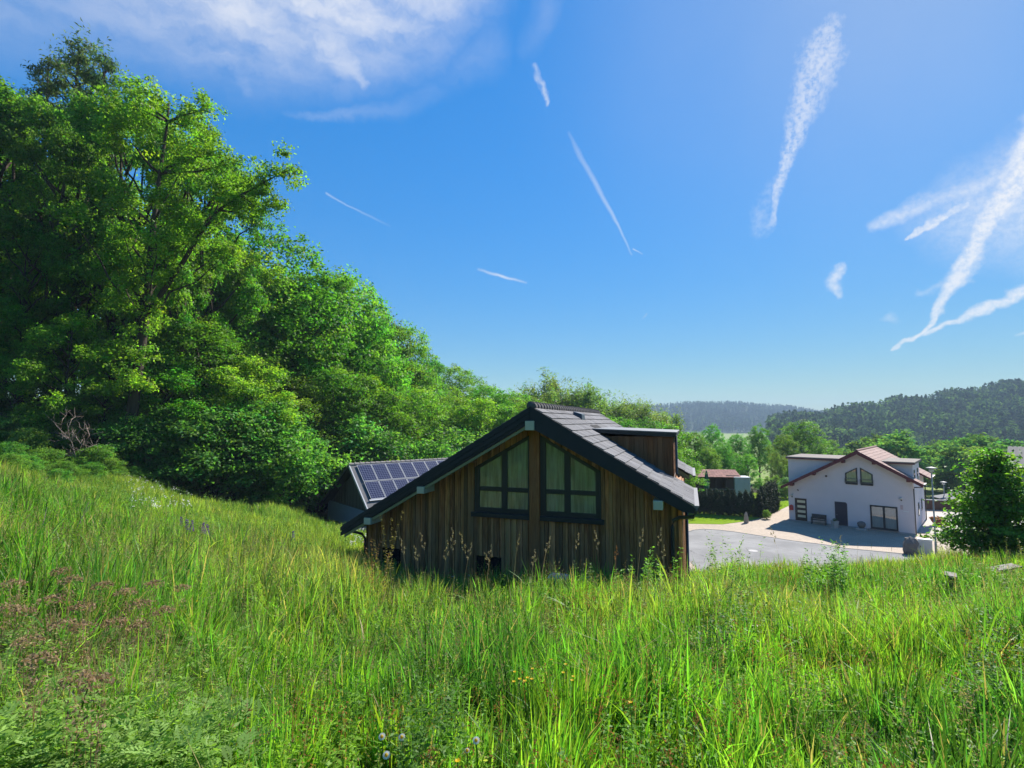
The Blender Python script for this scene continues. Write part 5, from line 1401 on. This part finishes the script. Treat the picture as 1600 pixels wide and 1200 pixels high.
def meadow():
    rg = np.random.default_rng(101)
    sets = []
    for (n, d0, d1, sp, mg, w0, p, hs) in ((185000, .9, 6.5, 1.10, 4.6, .0122, .72, 1.0), (140000, 6.5, 17.5, 1.10, 3.2, .0185, .85, 1.0)):
        x, y = wedge(n, d0, d1, sp, mg, rg, p)
        k = (vnoise(x, y, .26, 21) + .5 * vnoise(x, y, .9, 22) > .60) & ~on_house(x, y); x, y = x[k], y[k]
        sets.append((x, y, w0, hs))
    x = rg.uniform(-5, 5, 9000); y = rg.uniform(-5, .9, 9000); k = np.hypot(x, y) > 1.15; sets.append((x[k], y[k], .008, .6))
    Vs, Qs, Ts, Cs, off = [], [], [], [], 0
    for x, y, w0, hs in sets:
        n = len(x); h = hfac(x, y) * hs * np.clip(rg.normal(.85, .28, n), .25, 1.5); w = w0 * rg.uniform(.45, 1.6, n); lean = np.clip(rg.gamma(1.5, .26, n), .02, 1.1)
        dirb = 6.283 * vnoise(x, y, .28, 24) * 1.6 + rg.normal(0, .9, n)
        V, Q, Tt = blades(x, y, h, w, lean, rg, None, dirb); c = grass_colors(x, y, n, rg)
        Vs.append(V); Qs.append(Q + off); Ts.append(Tt + off); Cs.append(c); off += len(V)
    Q = np.concatenate(Qs); Tt = np.concatenate(Ts)
    cq = np.concatenate([np.concatenate([c, c]) for c in Cs]); ct = np.concatenate(Cs)
    me = np_mesh('meadow_grass', np.concatenate(Vs), [Q, Tt], M['grass'], np.concatenate([cq, ct]))
    tag(obj('meadow_grass', me), 'tall green meadow grass filling the foreground', kind='stuff')
    # hillside at left and bank at right
    n = 150000; y = 15.0 + 19.0 * rg.random(n) ** .9; x = rg.uniform(-1.15, .02, n) * (y + 3)
    x2 = rg.uniform(3, 33, 60000); y2 = 15 + 22 * rg.random(60000); x = np.concatenate([x, x2]); y = np.concatenate([y, y2])
    lim = 30.5 - .12 * np.maximum(-x - 14, 0) + 2.5 * sstep(-x, 8, 14) * (x > -16)
    k = ~on_house(x, y) & ((y < lim) | (x > 0)) & ~((x > 11.3) & (y > 30.6)) & (vnoise(x, y, .6, 23) > .2); x, y = x[k], y[k]; n = len(x)
    h = .62 * (.45 + .6 * vnoise(x, y, 1.8, 12)) * (.5 + .9 * vnoise(x, y, .5, 17)) * rg.uniform(.6, 1.2, n) * (1 - .35 * sstep(y, 22, 27) * (x > 2)); V, Q, Tt = blades(x, y, h, .017 * rg.uniform(.6, 1.5, n), np.clip(rg.gamma(1.8, .16, n), .02, .95), rg)
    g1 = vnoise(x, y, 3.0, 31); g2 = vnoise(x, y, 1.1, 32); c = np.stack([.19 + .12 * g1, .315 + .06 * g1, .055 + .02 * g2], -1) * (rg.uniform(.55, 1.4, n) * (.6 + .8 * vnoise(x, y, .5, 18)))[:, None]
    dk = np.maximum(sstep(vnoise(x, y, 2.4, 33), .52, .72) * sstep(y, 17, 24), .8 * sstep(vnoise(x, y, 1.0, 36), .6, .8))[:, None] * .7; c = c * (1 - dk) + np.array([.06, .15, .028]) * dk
    dry = rg.random(n) < .06; c[dry] = (.36, .29, .15)
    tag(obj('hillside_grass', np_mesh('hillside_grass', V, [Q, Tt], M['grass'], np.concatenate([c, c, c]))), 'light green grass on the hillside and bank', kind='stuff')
    # lawn blades
    n = 26000; x = rg.uniform(10.5, 36, n); y = rg.uniform(50.2, 64, n); k = (y > 51.9 - .02 * x) & ~((x > 20) & (y < 50.2 + (x - 20) * .85)); x, y = x[k], y[k]; n = len(x)
    V, Q, Tt = blades(x, y, rg.uniform(.04, .10, n), np.full(n, .03), rg.uniform(.1, .5, n), rg, np.full(n, .04)); c = np.array([.19, .30, .02]) * rg.uniform(.7, 1.3, n)[:, None]
    tag(obj('lawn_grass', np_mesh('lawn_grass', V, [Q, Tt], M['grass'], np.concatenate([c, c, c]))), 'short mown grass of the lawn', kind='stuff')


meadow()


def stems_and_leaves(rg, x, y, zg, h, nl, leaf, lean=.15, top=.2, col=(.06, .14, .02), wl=.4, upn=.6):
    """leafy stems: returns blade arrays for the stems and leaf quads"""
    n = len(x); a = rg.uniform(0, 6.283, n); ln = rg.uniform(.02, lean, n) * h
    V1, Q1, T1 = blades(x, y, h, np.full(n, .006), ln / h, rg, zg, a)
    idx = np.repeat(np.arange(n), nl); m = len(idx); t = rg.uniform(top, 1.0, m)
    P = np.stack([x[idx] + np.cos(a[idx]) * ln[idx] * t ** 2, y[idx] + np.sin(a[idx]) * ln[idx] * t ** 2, zg[idx] + h[idx] * t], -1)
    b = rg.uniform(0, 6.283, m); L = leaf * rg.uniform(.55, 1.25, m) * (1.15 - .55 * t)
    out = np.stack([np.cos(b), np.sin(b), rg.uniform(-.1, .7, m)], -1); P += out * L[:, None] * .5
    A = unit(out); N = unit(np.array([0, 0, 1.0]) * upn + rg.normal(size=(m, 3)) * .35); N = unit(N - A * (A * N).sum(1, keepdims=True)); B = np.cross(N, A)
    V2 = np.stack([P - A * L[:, None] * .5, P + B * L[:, None] * wl * .5, P + A * L[:, None] * .5 - N * L[:, None] * .15, P - B * L[:, None] * wl * .5], 1).reshape(-1, 3)
    Q2 = np.arange(4 * m).reshape(m, 4)
    c1 = np.tile(np.array(col) * .9, (n, 1)); c2 = np.array(col) * rg.uniform(.65, 1.4, m)[:, None]
    return (V1, Q1, T1, c1), (V2, Q2, c2)


def join_plant(name, parts, mat):
    Vs, Qs, Ts, cq, ct, off = [], [], [], [], [], 0
    for st, lf in parts:
        if st is not None:
            V, Q, Tt, c = st; Vs.append(V); Qs.append(Q + off); Ts.append(Tt + off); cq.append(np.concatenate([c, c])); ct.append(c); off += len(V)
        V, Q, c = lf; Vs.append(V); Qs.append(Q + off); cq.append(c); off += len(V)
    pol = [np.concatenate(Qs)] + ([np.concatenate(Ts)] if Ts else [])
    return np_mesh(name, np.concatenate(Vs), pol, mat, np.concatenate(cq + ct))


def weeds():
    rg = np.random.default_rng(55); parts = []
    def patch(px0, px1, py0, py1, n, hh, nl, leaf, col, wl=.4, mat=None):
        xs, ys, zs = [], [], []
        for _ in range(n):
            X, Y, Z = hit(rg.uniform(px0, px1), rg.uniform(py0, py1), hh * .8, .9, 14); xs.append(X); ys.append(Y); zs.append(Z)
        x, y, z = map(np.array, (xs, ys, zs)); h = hh * rg.uniform(.7, 1.2, n)
        return stems_and_leaves(rg, x, y, z, h, nl, leaf, .2, .25, col, wl)
    P = [patch(-20, 360, 1005, 1190, 620, .44, 24, .085, (.19, .32, .06), .30), patch(250, 560, 1080, 1200, 260, .36, 20, .06, (.17, .31, .03), .35),
         patch(615, 730, 950, 1150, 190, .58, 24, .05, (.095, .19, .035), .42), patch(1080, 1180, 925, 1000, 120, .6, 24, .06, (.08, .18, .035), .4),
         patch(940, 1140, 1020, 1190, 200, .42, 16, .055, (.13, .27, .035), .4), patch(1500, 1600, 930, 1080, 130, .6, 20, .06, (.10, .20, .045), .4),
         patch(1010, 1260, 880, 960, 220, .55, 22, .055, (.14, .27, .04), .4), patch(400, 620, 1000, 1100, 180, .45, 16, .05, (.11, .235, .035), .35)]
    for (n, d0, d1, hh, lf, col) in ((2600, 1.3, 6, .44, .055, (.20, .36, .045)), (2200, 6, 15, .58, .07, (.20, .34, .05)), (1000, 2, 12, .5, .065, (.14, .28, .06)), (800, 3, 15, .66, .05, (.30, .34, .09))):
        x, y = wedge(n, d0, d1, 1.05, 1.0, rg, .8); k = ~on_house(x, y) & (vnoise(x, y, 1.1, 51) > .38); x, y = x[k], y[k]
        P.append(stems_and_leaves(rg, x, y, terr(x, y), hh * hfac(x, y) / .6 * rg.uniform(.7, 1.25, len(x)), 20, lf, .25, .3, col, .36))
    n = 3400; y = rg.uniform(14, 31, n); x = -rg.random(n) * (y * 1.1) + .0; k = ~on_house(x, y) & (vnoise(x, y, 1.7, 52) > .5) & (y < 30.5 - .12 * np.maximum(-x - 14, 0)); x, y = x[k], y[k]
    P.append(stems_and_leaves(rg, x, y, terr(x, y), rg.uniform(.35, .85, len(x)), 22, .10, .3, .2, (.14, .26, .05), .4))
    tag(obj('meadow_weeds', join_plant('meadow_weeds', P, M['weed'])), 'leafy weeds growing through the meadow grass', kind='stuff')
    # ferny leaves at lower left
    n = 800; xs = [hit(rg.uniform(-40, 400), rg.uniform(985, 1190), .36, .9, 14) for _ in range(n)]; x, y, z = map(np.array, zip(*xs))
    Vs, c = [], []
    for i in range(n):
        a = rg.uniform(0, 6.28); A = np.array([math.cos(a), math.sin(a), rg.uniform(.1, .8)]); A /= np.linalg.norm(A); S = np.cross(A, [0, 0, 1.0]); S /= np.linalg.norm(S); N = np.cross(S, A); o = np.array([x[i], y[i], z[i] + rg.uniform(.18, .40)]); L = rg.uniform(.10, .19); g = rg.uniform(.7, 1.35)
        for k in range(7):
            q = o + A * L * (k + .6) / 7 - N * .25 * L * ((k + .6) / 7) ** 2; ll = L * .36 * (1 - abs(k - 2.5) / 6)
            for s in (-1, 1):
                e = q + (S * s * .9 + A * .45) * ll; w = A * .014; Vs += [q - w * .3, (q + e) / 2 - w * .7, e, (q + e) / 2 + w * .7]; c.append(np.array([.20, .32, .08]) * g)
    V = np.array(Vs); tag(obj('fern_leaves', np_mesh('fern_leaves', V, [np.arange(len(V)).reshape(-1, 4)], M['weed'], np.array(c))), 'ferny grey green leaves in the lower left of the meadow', kind='stuff')
    # slender flowering grass tops and reddish sorrel mixed in the meadow
    Vq, Cq, stx, sty, sth, stc = [], [], [], [], [], []
    n = 5600; x, y = wedge(n, 1.9, 17, 1.05, 1.0, rg, .8); k = ~on_house(x, y) & ((y < 13) | (np.abs(x + .3) > 6)); x, y = x[k], y[k]
    sor = (vnoise(x, y, 1.5, 41) > .62) & (x > -1.5)
    h = hfac(x, y) * rg.uniform(1.0, 1.4, len(x)); a = rg.uniform(0, 6.28, len(x)); ln = rg.uniform(.05, .35, len(x)) * h
    z = terr(x, y)
    c0 = np.where(sor[:, None], np.array([[.30, .15, .055]]), np.array([[.30, .26, .12]])) * rg.uniform(.6, 1.3, len(x))[:, None]
    V1, Q1, T1 = blades(x, y, h, np.full(len(x), .0045), ln / h, rg, z, a)
    idx = np.repeat(np.arange(len(x)), 16); t = rg.uniform(.74, 1.0, len(idx)); lat = .028 * (1.08 - t) / .3
    Pp = np.stack([x[idx] + np.cos(a[idx]) * ln[idx] * t ** 2, y[idx] + np.sin(a[idx]) * ln[idx] * t ** 2, z[idx] + h[idx] * t * .985], -1) + rg.normal(size=(len(idx), 3)) * lat[:, None]
    V2, Q2 = leaf_quads(Pp, unit(rg.normal(size=(len(idx), 3))), .022, .008, rg, 0)
    me = join_plant('flowering_grass', [((V1, Q1, T1, c0), (V2, Q2, c0[idx] * rg.uniform(.7, 1.3, len(idx))[:, None]))], M['straw'])
    tag(obj('flowering_grass', me), 'slender flowering grass tops and reddish sorrel in the meadow', kind='stuff')
    # withered brown stems around the dried umbels
    xs = [hit(rg.normal(150, 95), rg.uniform(895, 1075), .5, 1.5, 9) for _ in range(2300)]; x, y, z = map(np.array, zip(*xs)); n = len(x)
    V, Q, Tt = blades(x, y, rg.uniform(.35, .72, n), np.full(n, .0055), rg.uniform(.02, .8, n), rg, z); c = np.array([.34, .27, .16]) * rg.uniform(.5, 1.4, n)[:, None]
    tag(obj('withered_stems', np_mesh('withered_stems', V, [Q, Tt], M['straw'], np.concatenate([c, c, c]))), 'withered brown stems in the lower left of the meadow', kind='stuff')
    # small white blossoms on the hillside
    Pb = []
    for (px0, px1, py0, py1, n) in ((200, 300, 738, 792, 130), (545, 575, 812, 850, 90), (640, 760, 880, 900, 20)):
        for _ in range(n):
            X, Y, Z = hit(rg.uniform(px0, px1), rg.uniform(py0, py1), .5, 5, 40); Pb.append((X, Y, Z + .5 + rg.uniform(-.05, .08)))
    Pb = np.array(Pb); idx = np.repeat(np.arange(len(Pb)), 5); V, F = leaf_quads(Pb[idx] + rg.normal(size=(len(idx), 3)) * .025, unit(rg.normal(size=(len(idx), 3)) * .4 + np.array([0, 0, 1])), .04, .04, rg, 0)
    tag(obj('white_blossoms', np_mesh('white_blossoms', V, [F], M['petal'], np.full((len(F), 3), .7))), 'scattered small white blossoms on the hillside', kind='stuff')


weeds()


def seed_stalk(x, y, zg, h, lean_dir, lean, col, rg, head=.28, wid=.055, nsp=70, sp=.035):
    X, Y, Zg = np.array([x]), np.array([y]), np.array([zg])
    V1, Q1, T1 = blades(X, Y, np.array([h]), np.array([.0065]), np.array([lean]), rg, Zg, np.array([lean_dir]))
    t = rg.uniform(1 - head, 1.0, nsp); dx = math.cos(lean_dir) * lean * h; dy = math.sin(lean_dir) * lean * h
    lat = wid * np.sin(np.clip((1.02 - t) / head, 0.05, 1) * math.pi * .62) * rg.uniform(.3, 1.0, nsp)
    br = np.floor(t * 26) * 2.4; o = np.stack([np.cos(br), np.sin(br), np.full(nsp, .5)], -1)
    P = np.stack([x + dx * t ** 2, y + dy * t ** 2, zg + h * (t - lean ** 2 * .45 * t ** 2)], -1) + o * lat[:, None]
    V2, Q2 = leaf_quads(P, unit(rg.normal(size=(nsp, 3))), sp, sp * .37, rg, 0); c = np.array([col]); cc = np.array(col) * rg.uniform(.7, 1.35, nsp)[:, None]
    return join_plant('stalk', [((V1, Q1, T1, c), (V2, Q2, cc))], M['straw'])


def single_plants():
    rg = np.random.default_rng(202)
    # seed heads that stand up against the wooden house and the road
    hd = [(617, 870, 1), (640, 842, 0), (658, 850, 2), (672, 833, 0), (692, 850, 2), (710, 832, 0), (722, 850, 0), (738, 836, 2), (758, 856, 0), (772, 862, 2), (800, 836, 1), (828, 862, 0), (843, 834, 0), (895, 832, 0), (905, 872, 1), (937, 834, 0), (958, 856, 3), (992, 828, 0), (1021, 828, 0), (1033, 856, 0), (1222, 822, 0), (1297, 834, 0)]
    col = [(.33, .29, .18), (.26, .23, .12), (.29, .26, .14), (.30, .15, .06)]
    ref = ['left of the dark opening by the house corner', 'over the left dark opening', 'before the boards left of the windows']
    for i, (px, py, k) in enumerate(hd):
        d = 11.0 + rg.uniform(-1.2, 1.2); r = ray(px, py); x = r[0] / r[1] * d; zt = H + r[2] / r[1] * d; zg = float(terr(x, d))
        me = seed_stalk(0, 0, 0, max(.8, (zt - zg) * 1.03), rg.uniform(0, 6.28), rg.uniform(.05, .22), col[k], rg, .26, .06 if k != 1 else .03, 80)
        where = f'{ORD[i]} from the left in front of the wooden house' if px < 1063 else ('rising before the grey road' if px < 1260 else 'rising before the paved yard')
        where = where.replace(' in front of', ' before')
        o = obj('grass_stalk', me, None, (x, d, zg)); tag(o, f'grass stalk with pale seed head, {where}' if k != 3 else f'tall reddish seed stalk, {where}', 'grass stalk', 'tall stalks on the meadow crest')
    # dark sedge-like spikes before the road
    for i, px in enumerate((1180, 1196, 1215, 1262, 1318, 1335, 1352, 1371, 1388)):
        d = 11.5 + rg.uniform(-1, 1); r = ray(px, 858 + rg.uniform(-10, 8)); x = r[0] / r[1] * d; zt = H + r[2] / r[1] * d; zg = float(terr(x, d))
        me = seed_stalk(0, 0, 0, max(.7, zt - zg), rg.uniform(0, 6.28), rg.uniform(.08, .35), (.14, .17, .06), rg, .10, .007, 30, .016)
        tag(obj('grass_spike', me, None, (x, d, zg)), f'thin dark grass spike against the road, {ORD[i]} from the left', 'grass stalk', 'dark grass spikes before the road')
    # big dock plant at the house corner
    def leafy(name, lab, cat, px, py, d, stems, nl, leaf, colr, wl, spread, mat, seeds=None, group=None):
        r = ray(px, py); x = r[0] / r[1] * d; zt = H + r[2] / r[1] * d; zg = float(terr(x, d)); h = max(.4, zt - zg)
        xs = rg.normal(0, spread, stems); ys = rg.normal(0, spread, stems); xs[0] = ys[0] = 0
        hh = h * rg.uniform(.6, 1.0, stems); hh[0] = h
        st, lf = stems_and_leaves(rg, xs, ys, terr(x + xs, d + ys) - zg, hh, nl, leaf, .25, .15, colr, wl)
        parts = [(st, lf)]
        tag(obj(name, join_plant(name, parts, mat), None, (x, d, zg)), lab, cat, group)
    leafy('dock_plant', 'tall branching dock plant with yellow green seeds at the left house corner', 'plant', 604, 803, 11.5, 4, 120, .07, (.20, .17, .05), .35, .12, M['weed'])
    leafy('dock_plant', 'reddish brown dock plant leaning at the left house corner', 'plant', 588, 838, 11.2, 5, 80, .06, (.26, .15, .06), .35, .14, M['weed'])
    leafy('nettle_plant', 'bright leafy nettle clump before the right part of the wooden house', 'plant', 1003, 855, 11.0, 16, 48, .115, (.16, .34, .04), .4, .28, M['weed'])
    leafy('leafy_weed', 'tall loose leafy weed rising before the road', 'plant', 1138, 832, 11.5, 18, 50, .10, (.20, .33, .07), .38, .24, M['weed'])
    leafy('leafy_weed', 'dense round leafy weed rising before the paved yard', 'plant', 1298, 842, 11.2, 30, 56, .10, (.13, .28, .04), .38, .22, M['weed'])
    leafy('leafy_weed', 'yellowish leafy weed by the planks on the right bank', 'plant', 1572, 838, 11.8, 6, 60, .06, (.22, .24, .07), .35, .2, M['weed'])
    leafy('leafy_weed', 'silver green nettle clump close to the house wall', 'plant', 915, 872, 12.4, 9, 40, .08, (.12, .20, .06), .4, .22, M['weed'])
    for i, (px, py) in enumerate(((1480, 838), (1500, 842), (1525, 846))):
        leafy('bank_weed', f'straw coloured weed clump on the right bank, {ORD[i]} from the left', 'plant', px, py, 19.5, 12, 46, .09, (.20, .20, .07), .3, .22, M['weed'], None, 'weed clumps on the right bank')
    # dried umbels, lower left
    heads = sorted([(18, 912), (5, 952), (34, 955), (95, 892), (80, 936), (110, 906), (128, 948), (160, 914), (196, 924), (220, 942), (240, 912), (256, 954), (285, 918), (98, 976), (132, 979), (215, 978), (45, 1002), (178, 972), (60, 1030), (120, 1060), (150, 1066)])
    for i, (px, py) in enumerate(heads):
        hh = rg.uniform(.62, .8); x, y, zg = hit(px, py, hh, 1.5, 12)
        V1, Q1, T1 = blades(np.zeros(5) + rg.normal(0, .015, 5), np.zeros(5) + rg.normal(0, .015, 5), hh * rg.uniform(.85, 1.0, 5), np.full(5, .006), rg.uniform(.02, .14, 5), rg, np.zeros(5))
        c1 = np.tile(np.array([.20, .13, .08]), (5, 1)); 
        m = 210; a = rg.uniform(0, 6.28, m); q = .095 * np.sqrt(rg.random(m)); Pp = np.stack([q * np.cos(a), q * np.sin(a), hh + .03 - q * .45 + rg.normal(0, .012, m)], -1)
        low = rg.random(m) < .3; Pp[low, 2] -= rg.uniform(.1, .35, low.sum()); Pp[low, :2] *= .6
        V2, Q2 = leaf_quads(Pp, unit(rg.normal(size=(m, 3))), .028, .012, rg, 0); c2 = np.array([.29, .205, .125]) * rg.uniform(.6, 1.35, m)[:, None]
        me = join_plant('dried_umbel', [((V1, Q1, T1, c1), (V2, Q2, c2))], M['straw'])
        tag(obj('dried_umbel', me, None, (x, y, zg)), f'dried brown flower umbel, {ORD[i]} from the left in the withered patch', 'dried flower', 'dried umbels in the lower left')
    # daisies
    for (px, py, lab) in ((597, 1150, 'open white daisy, left one of the pair at the bottom'), (628, 1151, 'open white daisy, right one of the pair at the bottom'), (604, 1179, 'white daisy below the pair at the bottom'), (744, 1156, 'half closed white daisy right of the pair'), (730, 1172, 'small white daisy bud lower right of the pair')):
        x, y, zg = hit(px, py, .42, 1.0, 8); t = thing('daisy', lab, 'flower', (x, y, zg), 0, 'white daisies')
        q = MB(); q.tube([(.03, .02, 0), (.01, .01, .25), (0, 0, .415)], .003, 5, (.06, .14, .03)); q.build('stem', M['weed'], t)
        q = MB(); sz = .021 if 'bud' not in lab else .013
        for k in range(14):
            a = k * 2 * math.pi / 14; e = Vector((math.cos(a), math.sin(a), -.12)); s = Vector((-math.sin(a), math.cos(a), 0)) * .006; o = Vector((0, -.004, .42)); tl = Vector((0, -.35 * math.sin(a), 0)) * 0
            tp = lambda p: Vector((p.x, p.y * .75 - p.z * .66, p.y * .66 + p.z * .75)); dn = tp(e * sz); s = tp(s); q.poly([o + dn * .25, o + dn * .7 + s, o + dn, o + dn * .7 - s], [(0, 1, 2, 3)], (.8, .8, .78))
        q.build('petals', M['petal'], t)
        q = MB(); q.lathe([(.009, -.002), (.008, .005), (.003, .008)], 10, 0, 0, (.6, .42, .03)); co = q.build('centre', M['petal'], t); co.location = (0, -.006, .421); co.rotation_euler = (.72, 0, 0)
    # buttercups
    bc = [(804, 1048), (803, 1063), (812, 1059), (824, 1057), (831, 1059), (832, 1043), (861, 1029), (880, 1049), (896, 1055), (894, 1061), (884, 1036), (820, 1062), (715, 1186), (155, 913), (308, 938), (985, 1095)]
    for i, (px, py) in enumerate(sorted(bc)):
        x, y, zg = hit(px, py, .55, 1.0, 9); t = thing('buttercup', f'small yellow buttercup, {ORD[i]} from the left in the meadow', 'flower', (x, y, zg), 0, 'yellow buttercups')
        q = MB(); q.tube([(.02, .02, 0), (.01, 0, .3), (0, 0, .54)], .0025, 5, (.06, .14, .03)); q.build('stem', M['weed'], t)
        q = MB()
        for k in range(5):
            a = k * 1.2566; e = Vector((math.cos(a), math.sin(a), .35)); s = Vector((-math.sin(a), math.cos(a), 0)) * .009; o = Vector((0, 0, .54)); q.poly([o, o + e * .008 + s * .7, o + e * .015, o + e * .008 - s * .7], [(0, 1, 2, 3)], (.80, .50, .01))
        q.build('petals', M['petal'], t)
    # lupins
    for i, (px, py) in enumerate(((283, 812), (292, 816), (300, 818), (318, 822), (324, 824), (458, 834))):
        x, y, zg = hit(px, py, .62, 4, 30); m = 110; tt = rg.random(m); a = rg.uniform(0, 6.28, m); q = .05 * (1 - .6 * tt)
        V1, Q1, T1 = blades(np.zeros(3), np.zeros(3), np.full(3, .62), np.full(3, .01), np.full(3, .05), rg, np.zeros(3))
        V2, Q2 = leaf_quads(np.stack([q * np.cos(a), q * np.sin(a), .42 + .28 * tt], -1), unit(rg.normal(size=(m, 3))), .035, .025, rg, 0)
        me = join_plant('lupin', [((V1, Q1, T1, np.tile(np.array([.06, .13, .03]), (3, 1))), (V2, Q2, np.array([.17, .10, .28]) * rg.uniform(.7, 1.3, m)[:, None]))], M['petal'])
        tag(obj('lupin', me, None, (x, y, zg)), f'purple lupin spike on the left hillside, {ORD[i]} from the left', 'flower', 'purple lupins')
    # clump of withered grass in the centre
    x, y, zg = hit(785, 1060, .35, 1.5, 9); n = 150; V, Q, Tt = blades(rg.normal(0, .06, n), rg.normal(0, .05, n), rg.uniform(.25, .55, n), np.full(n, .006), rg.uniform(.2, .9, n), rg, np.zeros(n))
    c = np.array([.30, .23, .15]) * rg.uniform(.6, 1.2, n)[:, None]
    tag(obj('withered_tussock', np_mesh('withered_tussock', V, [Q, Tt], M['straw'], np.concatenate([c, c, c])), None, (x, y, zg)), 'withered brown grass tussock near the yellow buttercups', 'grass tussock')
    # dead branches at the forest edge
    d = 25.6; r = random.Random(31)
    def at(px, py, dd=0.0):
        q = ray(px, py); k = (d + dd) / q[1]; return Vector((q[0] * k, d + dd, H + q[2] * k))
    ba = at(120, 712); ba.z = float(terr(ba.x, ba.y)); mb = MB()
    for pts in ([(118, 714), (112, 690), (95, 672), (80, 655)], [(120, 712), (128, 695), (118, 682), (104, 686), (86, 690)], [(122, 712), (135, 700), (152, 694)], [(120, 714), (100, 710), (80, 713)], [(128, 700), (140, 680), (135, 665)],
                [(112, 690), (125, 672), (140, 668)], [(95, 672), (98, 655), (104, 648)], [(104, 686), (96, 678), (82, 676)], [(118, 714), (140, 712), (155, 705)], [(110, 690), (106, 670), (112, 655), (120, 650)], [(135, 700), (128, 684), (138, 676)]):
        P = [at(px, py, r.uniform(-.4, .3)) - ba for px, py in pts]; mb.tube(P, [.020 - .014 * i / (len(P) - 1) for i in range(len(P))], 6)
        for i in range(1, len(P)):
            for k in range(4):
                q = P[i - 1].lerp(P[i], r.random()); e = q + Vector((r.uniform(-.5, .5), r.uniform(-.4, .4), r.uniform(-.05, .5))); mb.tube(curve_pts(q, e, r, .2, 3), [.010, .008, .006, .003], 5)
    o = mb.build('dead_branches', M['dead'], None, True); o.location = ba; tag(o, 'tangle of bare dead branches at the forest edge', 'dead branches')
    # bleached dry stalks leaning on the hillside
    for i, (x0, y0, x1, y1) in enumerate(((110, 820, 140, 775), (118, 815, 128, 785), (60, 830, 58, 795), (215, 845, 248, 812), (252, 848, 285, 832), (308, 858, 322, 836), (370, 855, 386, 818), (425, 870, 445, 834), (35, 828, 66, 812), (385, 850, 400, 842))):
        X, Y, Z = hit(x0, y0, .3, 4, 30); rr = ray(x1, y1); e = Vector((rr[0] / rr[1] * Y, Y + .2, H + rr[2] / rr[1] * Y)); b = Vector((X, Y, Z))
        mb = MB(); mb.tube([Vector((0, 0, 0)), (e - b) * .5 + Vector((0, 0, .03)), e - b], [.011, .008, .004], 5); o = mb.build('dry_stalk', M['dead']); o.location = b
        tag(o, f'pale dry stalk leaning in the hillside grass, {ORD[i]} of ten', 'dry stalk', 'pale dry stalks on the hillside')
    # planks on the right bank, white crate by the house, stump
    for (px, py, sz, rz, lab) in ((1566, 888, (1.0, .26, .04), .25, 'wide bleached plank lying on the right bank'), (1483, 900, (.28, .18, .05), .9, 'short bleached plank end in the grass left of the wide plank')):
        x, y, zg = hit(px, py, .36, 4, 30); mb = MB(); mb.box(-sz[0] / 2, sz[0] / 2, -sz[1] / 2, sz[1] / 2, .36, .36 + sz[2]); mb.box(-.06, .06, -sz[1] * .35, sz[1] * .35, -.05, .359)
        o = mb.build('plank', M['board']); o.location = (x, y, zg); o.rotation_euler = (.06, -.05, rz); tag(o, lab, 'plank')
    c, s = math.cos(YAW1), math.sin(YAW1)
    for u, lab in ((6.75, 'white plastic tub by the house wall, left one'), (7.5, 'white plastic tub by the house wall, right one')):
        x, y = P1[0] + u * c - .55 * s, P1[1] - u * s - .55 * c; t = thing('plastic_tub', lab, 'tub', (x, y, float(terr(x, y)) + .0), -YAW1, 'white tubs by the wall')
        q = MB(); zt = 5.60 - float(terr(x, y)); q.prism_z([(-.26, -.2), (.26, -.2), (.26, .2), (-.26, .2)], 0, zt - .06); q.build('body', M['white'], t, bevel=.02); q = MB(); q.prism_z([(-.29, -.23), (.29, -.23), (.29, .23), (-.29, .23)], zt - .058, zt); q.build('rim', M['corr'], t, bevel=.01)
    x, y, zg = hit(312, 762, .3, 8, 40); mb = MB(); mb.lathe([(.30, -.05), (.25, .15), (.22, .42), (.19, .44)], 10); o = mb.build('tree_stump', M['bark'], None, True); o.location = (x, y, zg); tag(o, 'grey tree stump at the shaded rim of the meadow', 'stump')


single_plants()

# ---------------------------------------------------------------- air
def haze():
    m = bpy.data.materials.new('haze_air'); m.use_nodes = True; T = NT(m.node_tree); T.n.clear()
    out = T.new('ShaderNodeOutputMaterial'); v = T.new('ShaderNodeVolumePrincipled')
    v.inputs['Color'].default_value = (.60, .80, 1.0, 1); v.inputs['Density'].default_value = 0.0003; v.inputs['Anisotropy'].default_value = 0.0
    T.l.new(v.outputs[0], out.inputs['Volume'])
    mb = MB(); mb.box(-680, 2600, -200, 2300, -19, 100); o = mb.build('haze', m); tag(o, 'thin blue summer haze filling the valley air', kind='stuff')


haze()
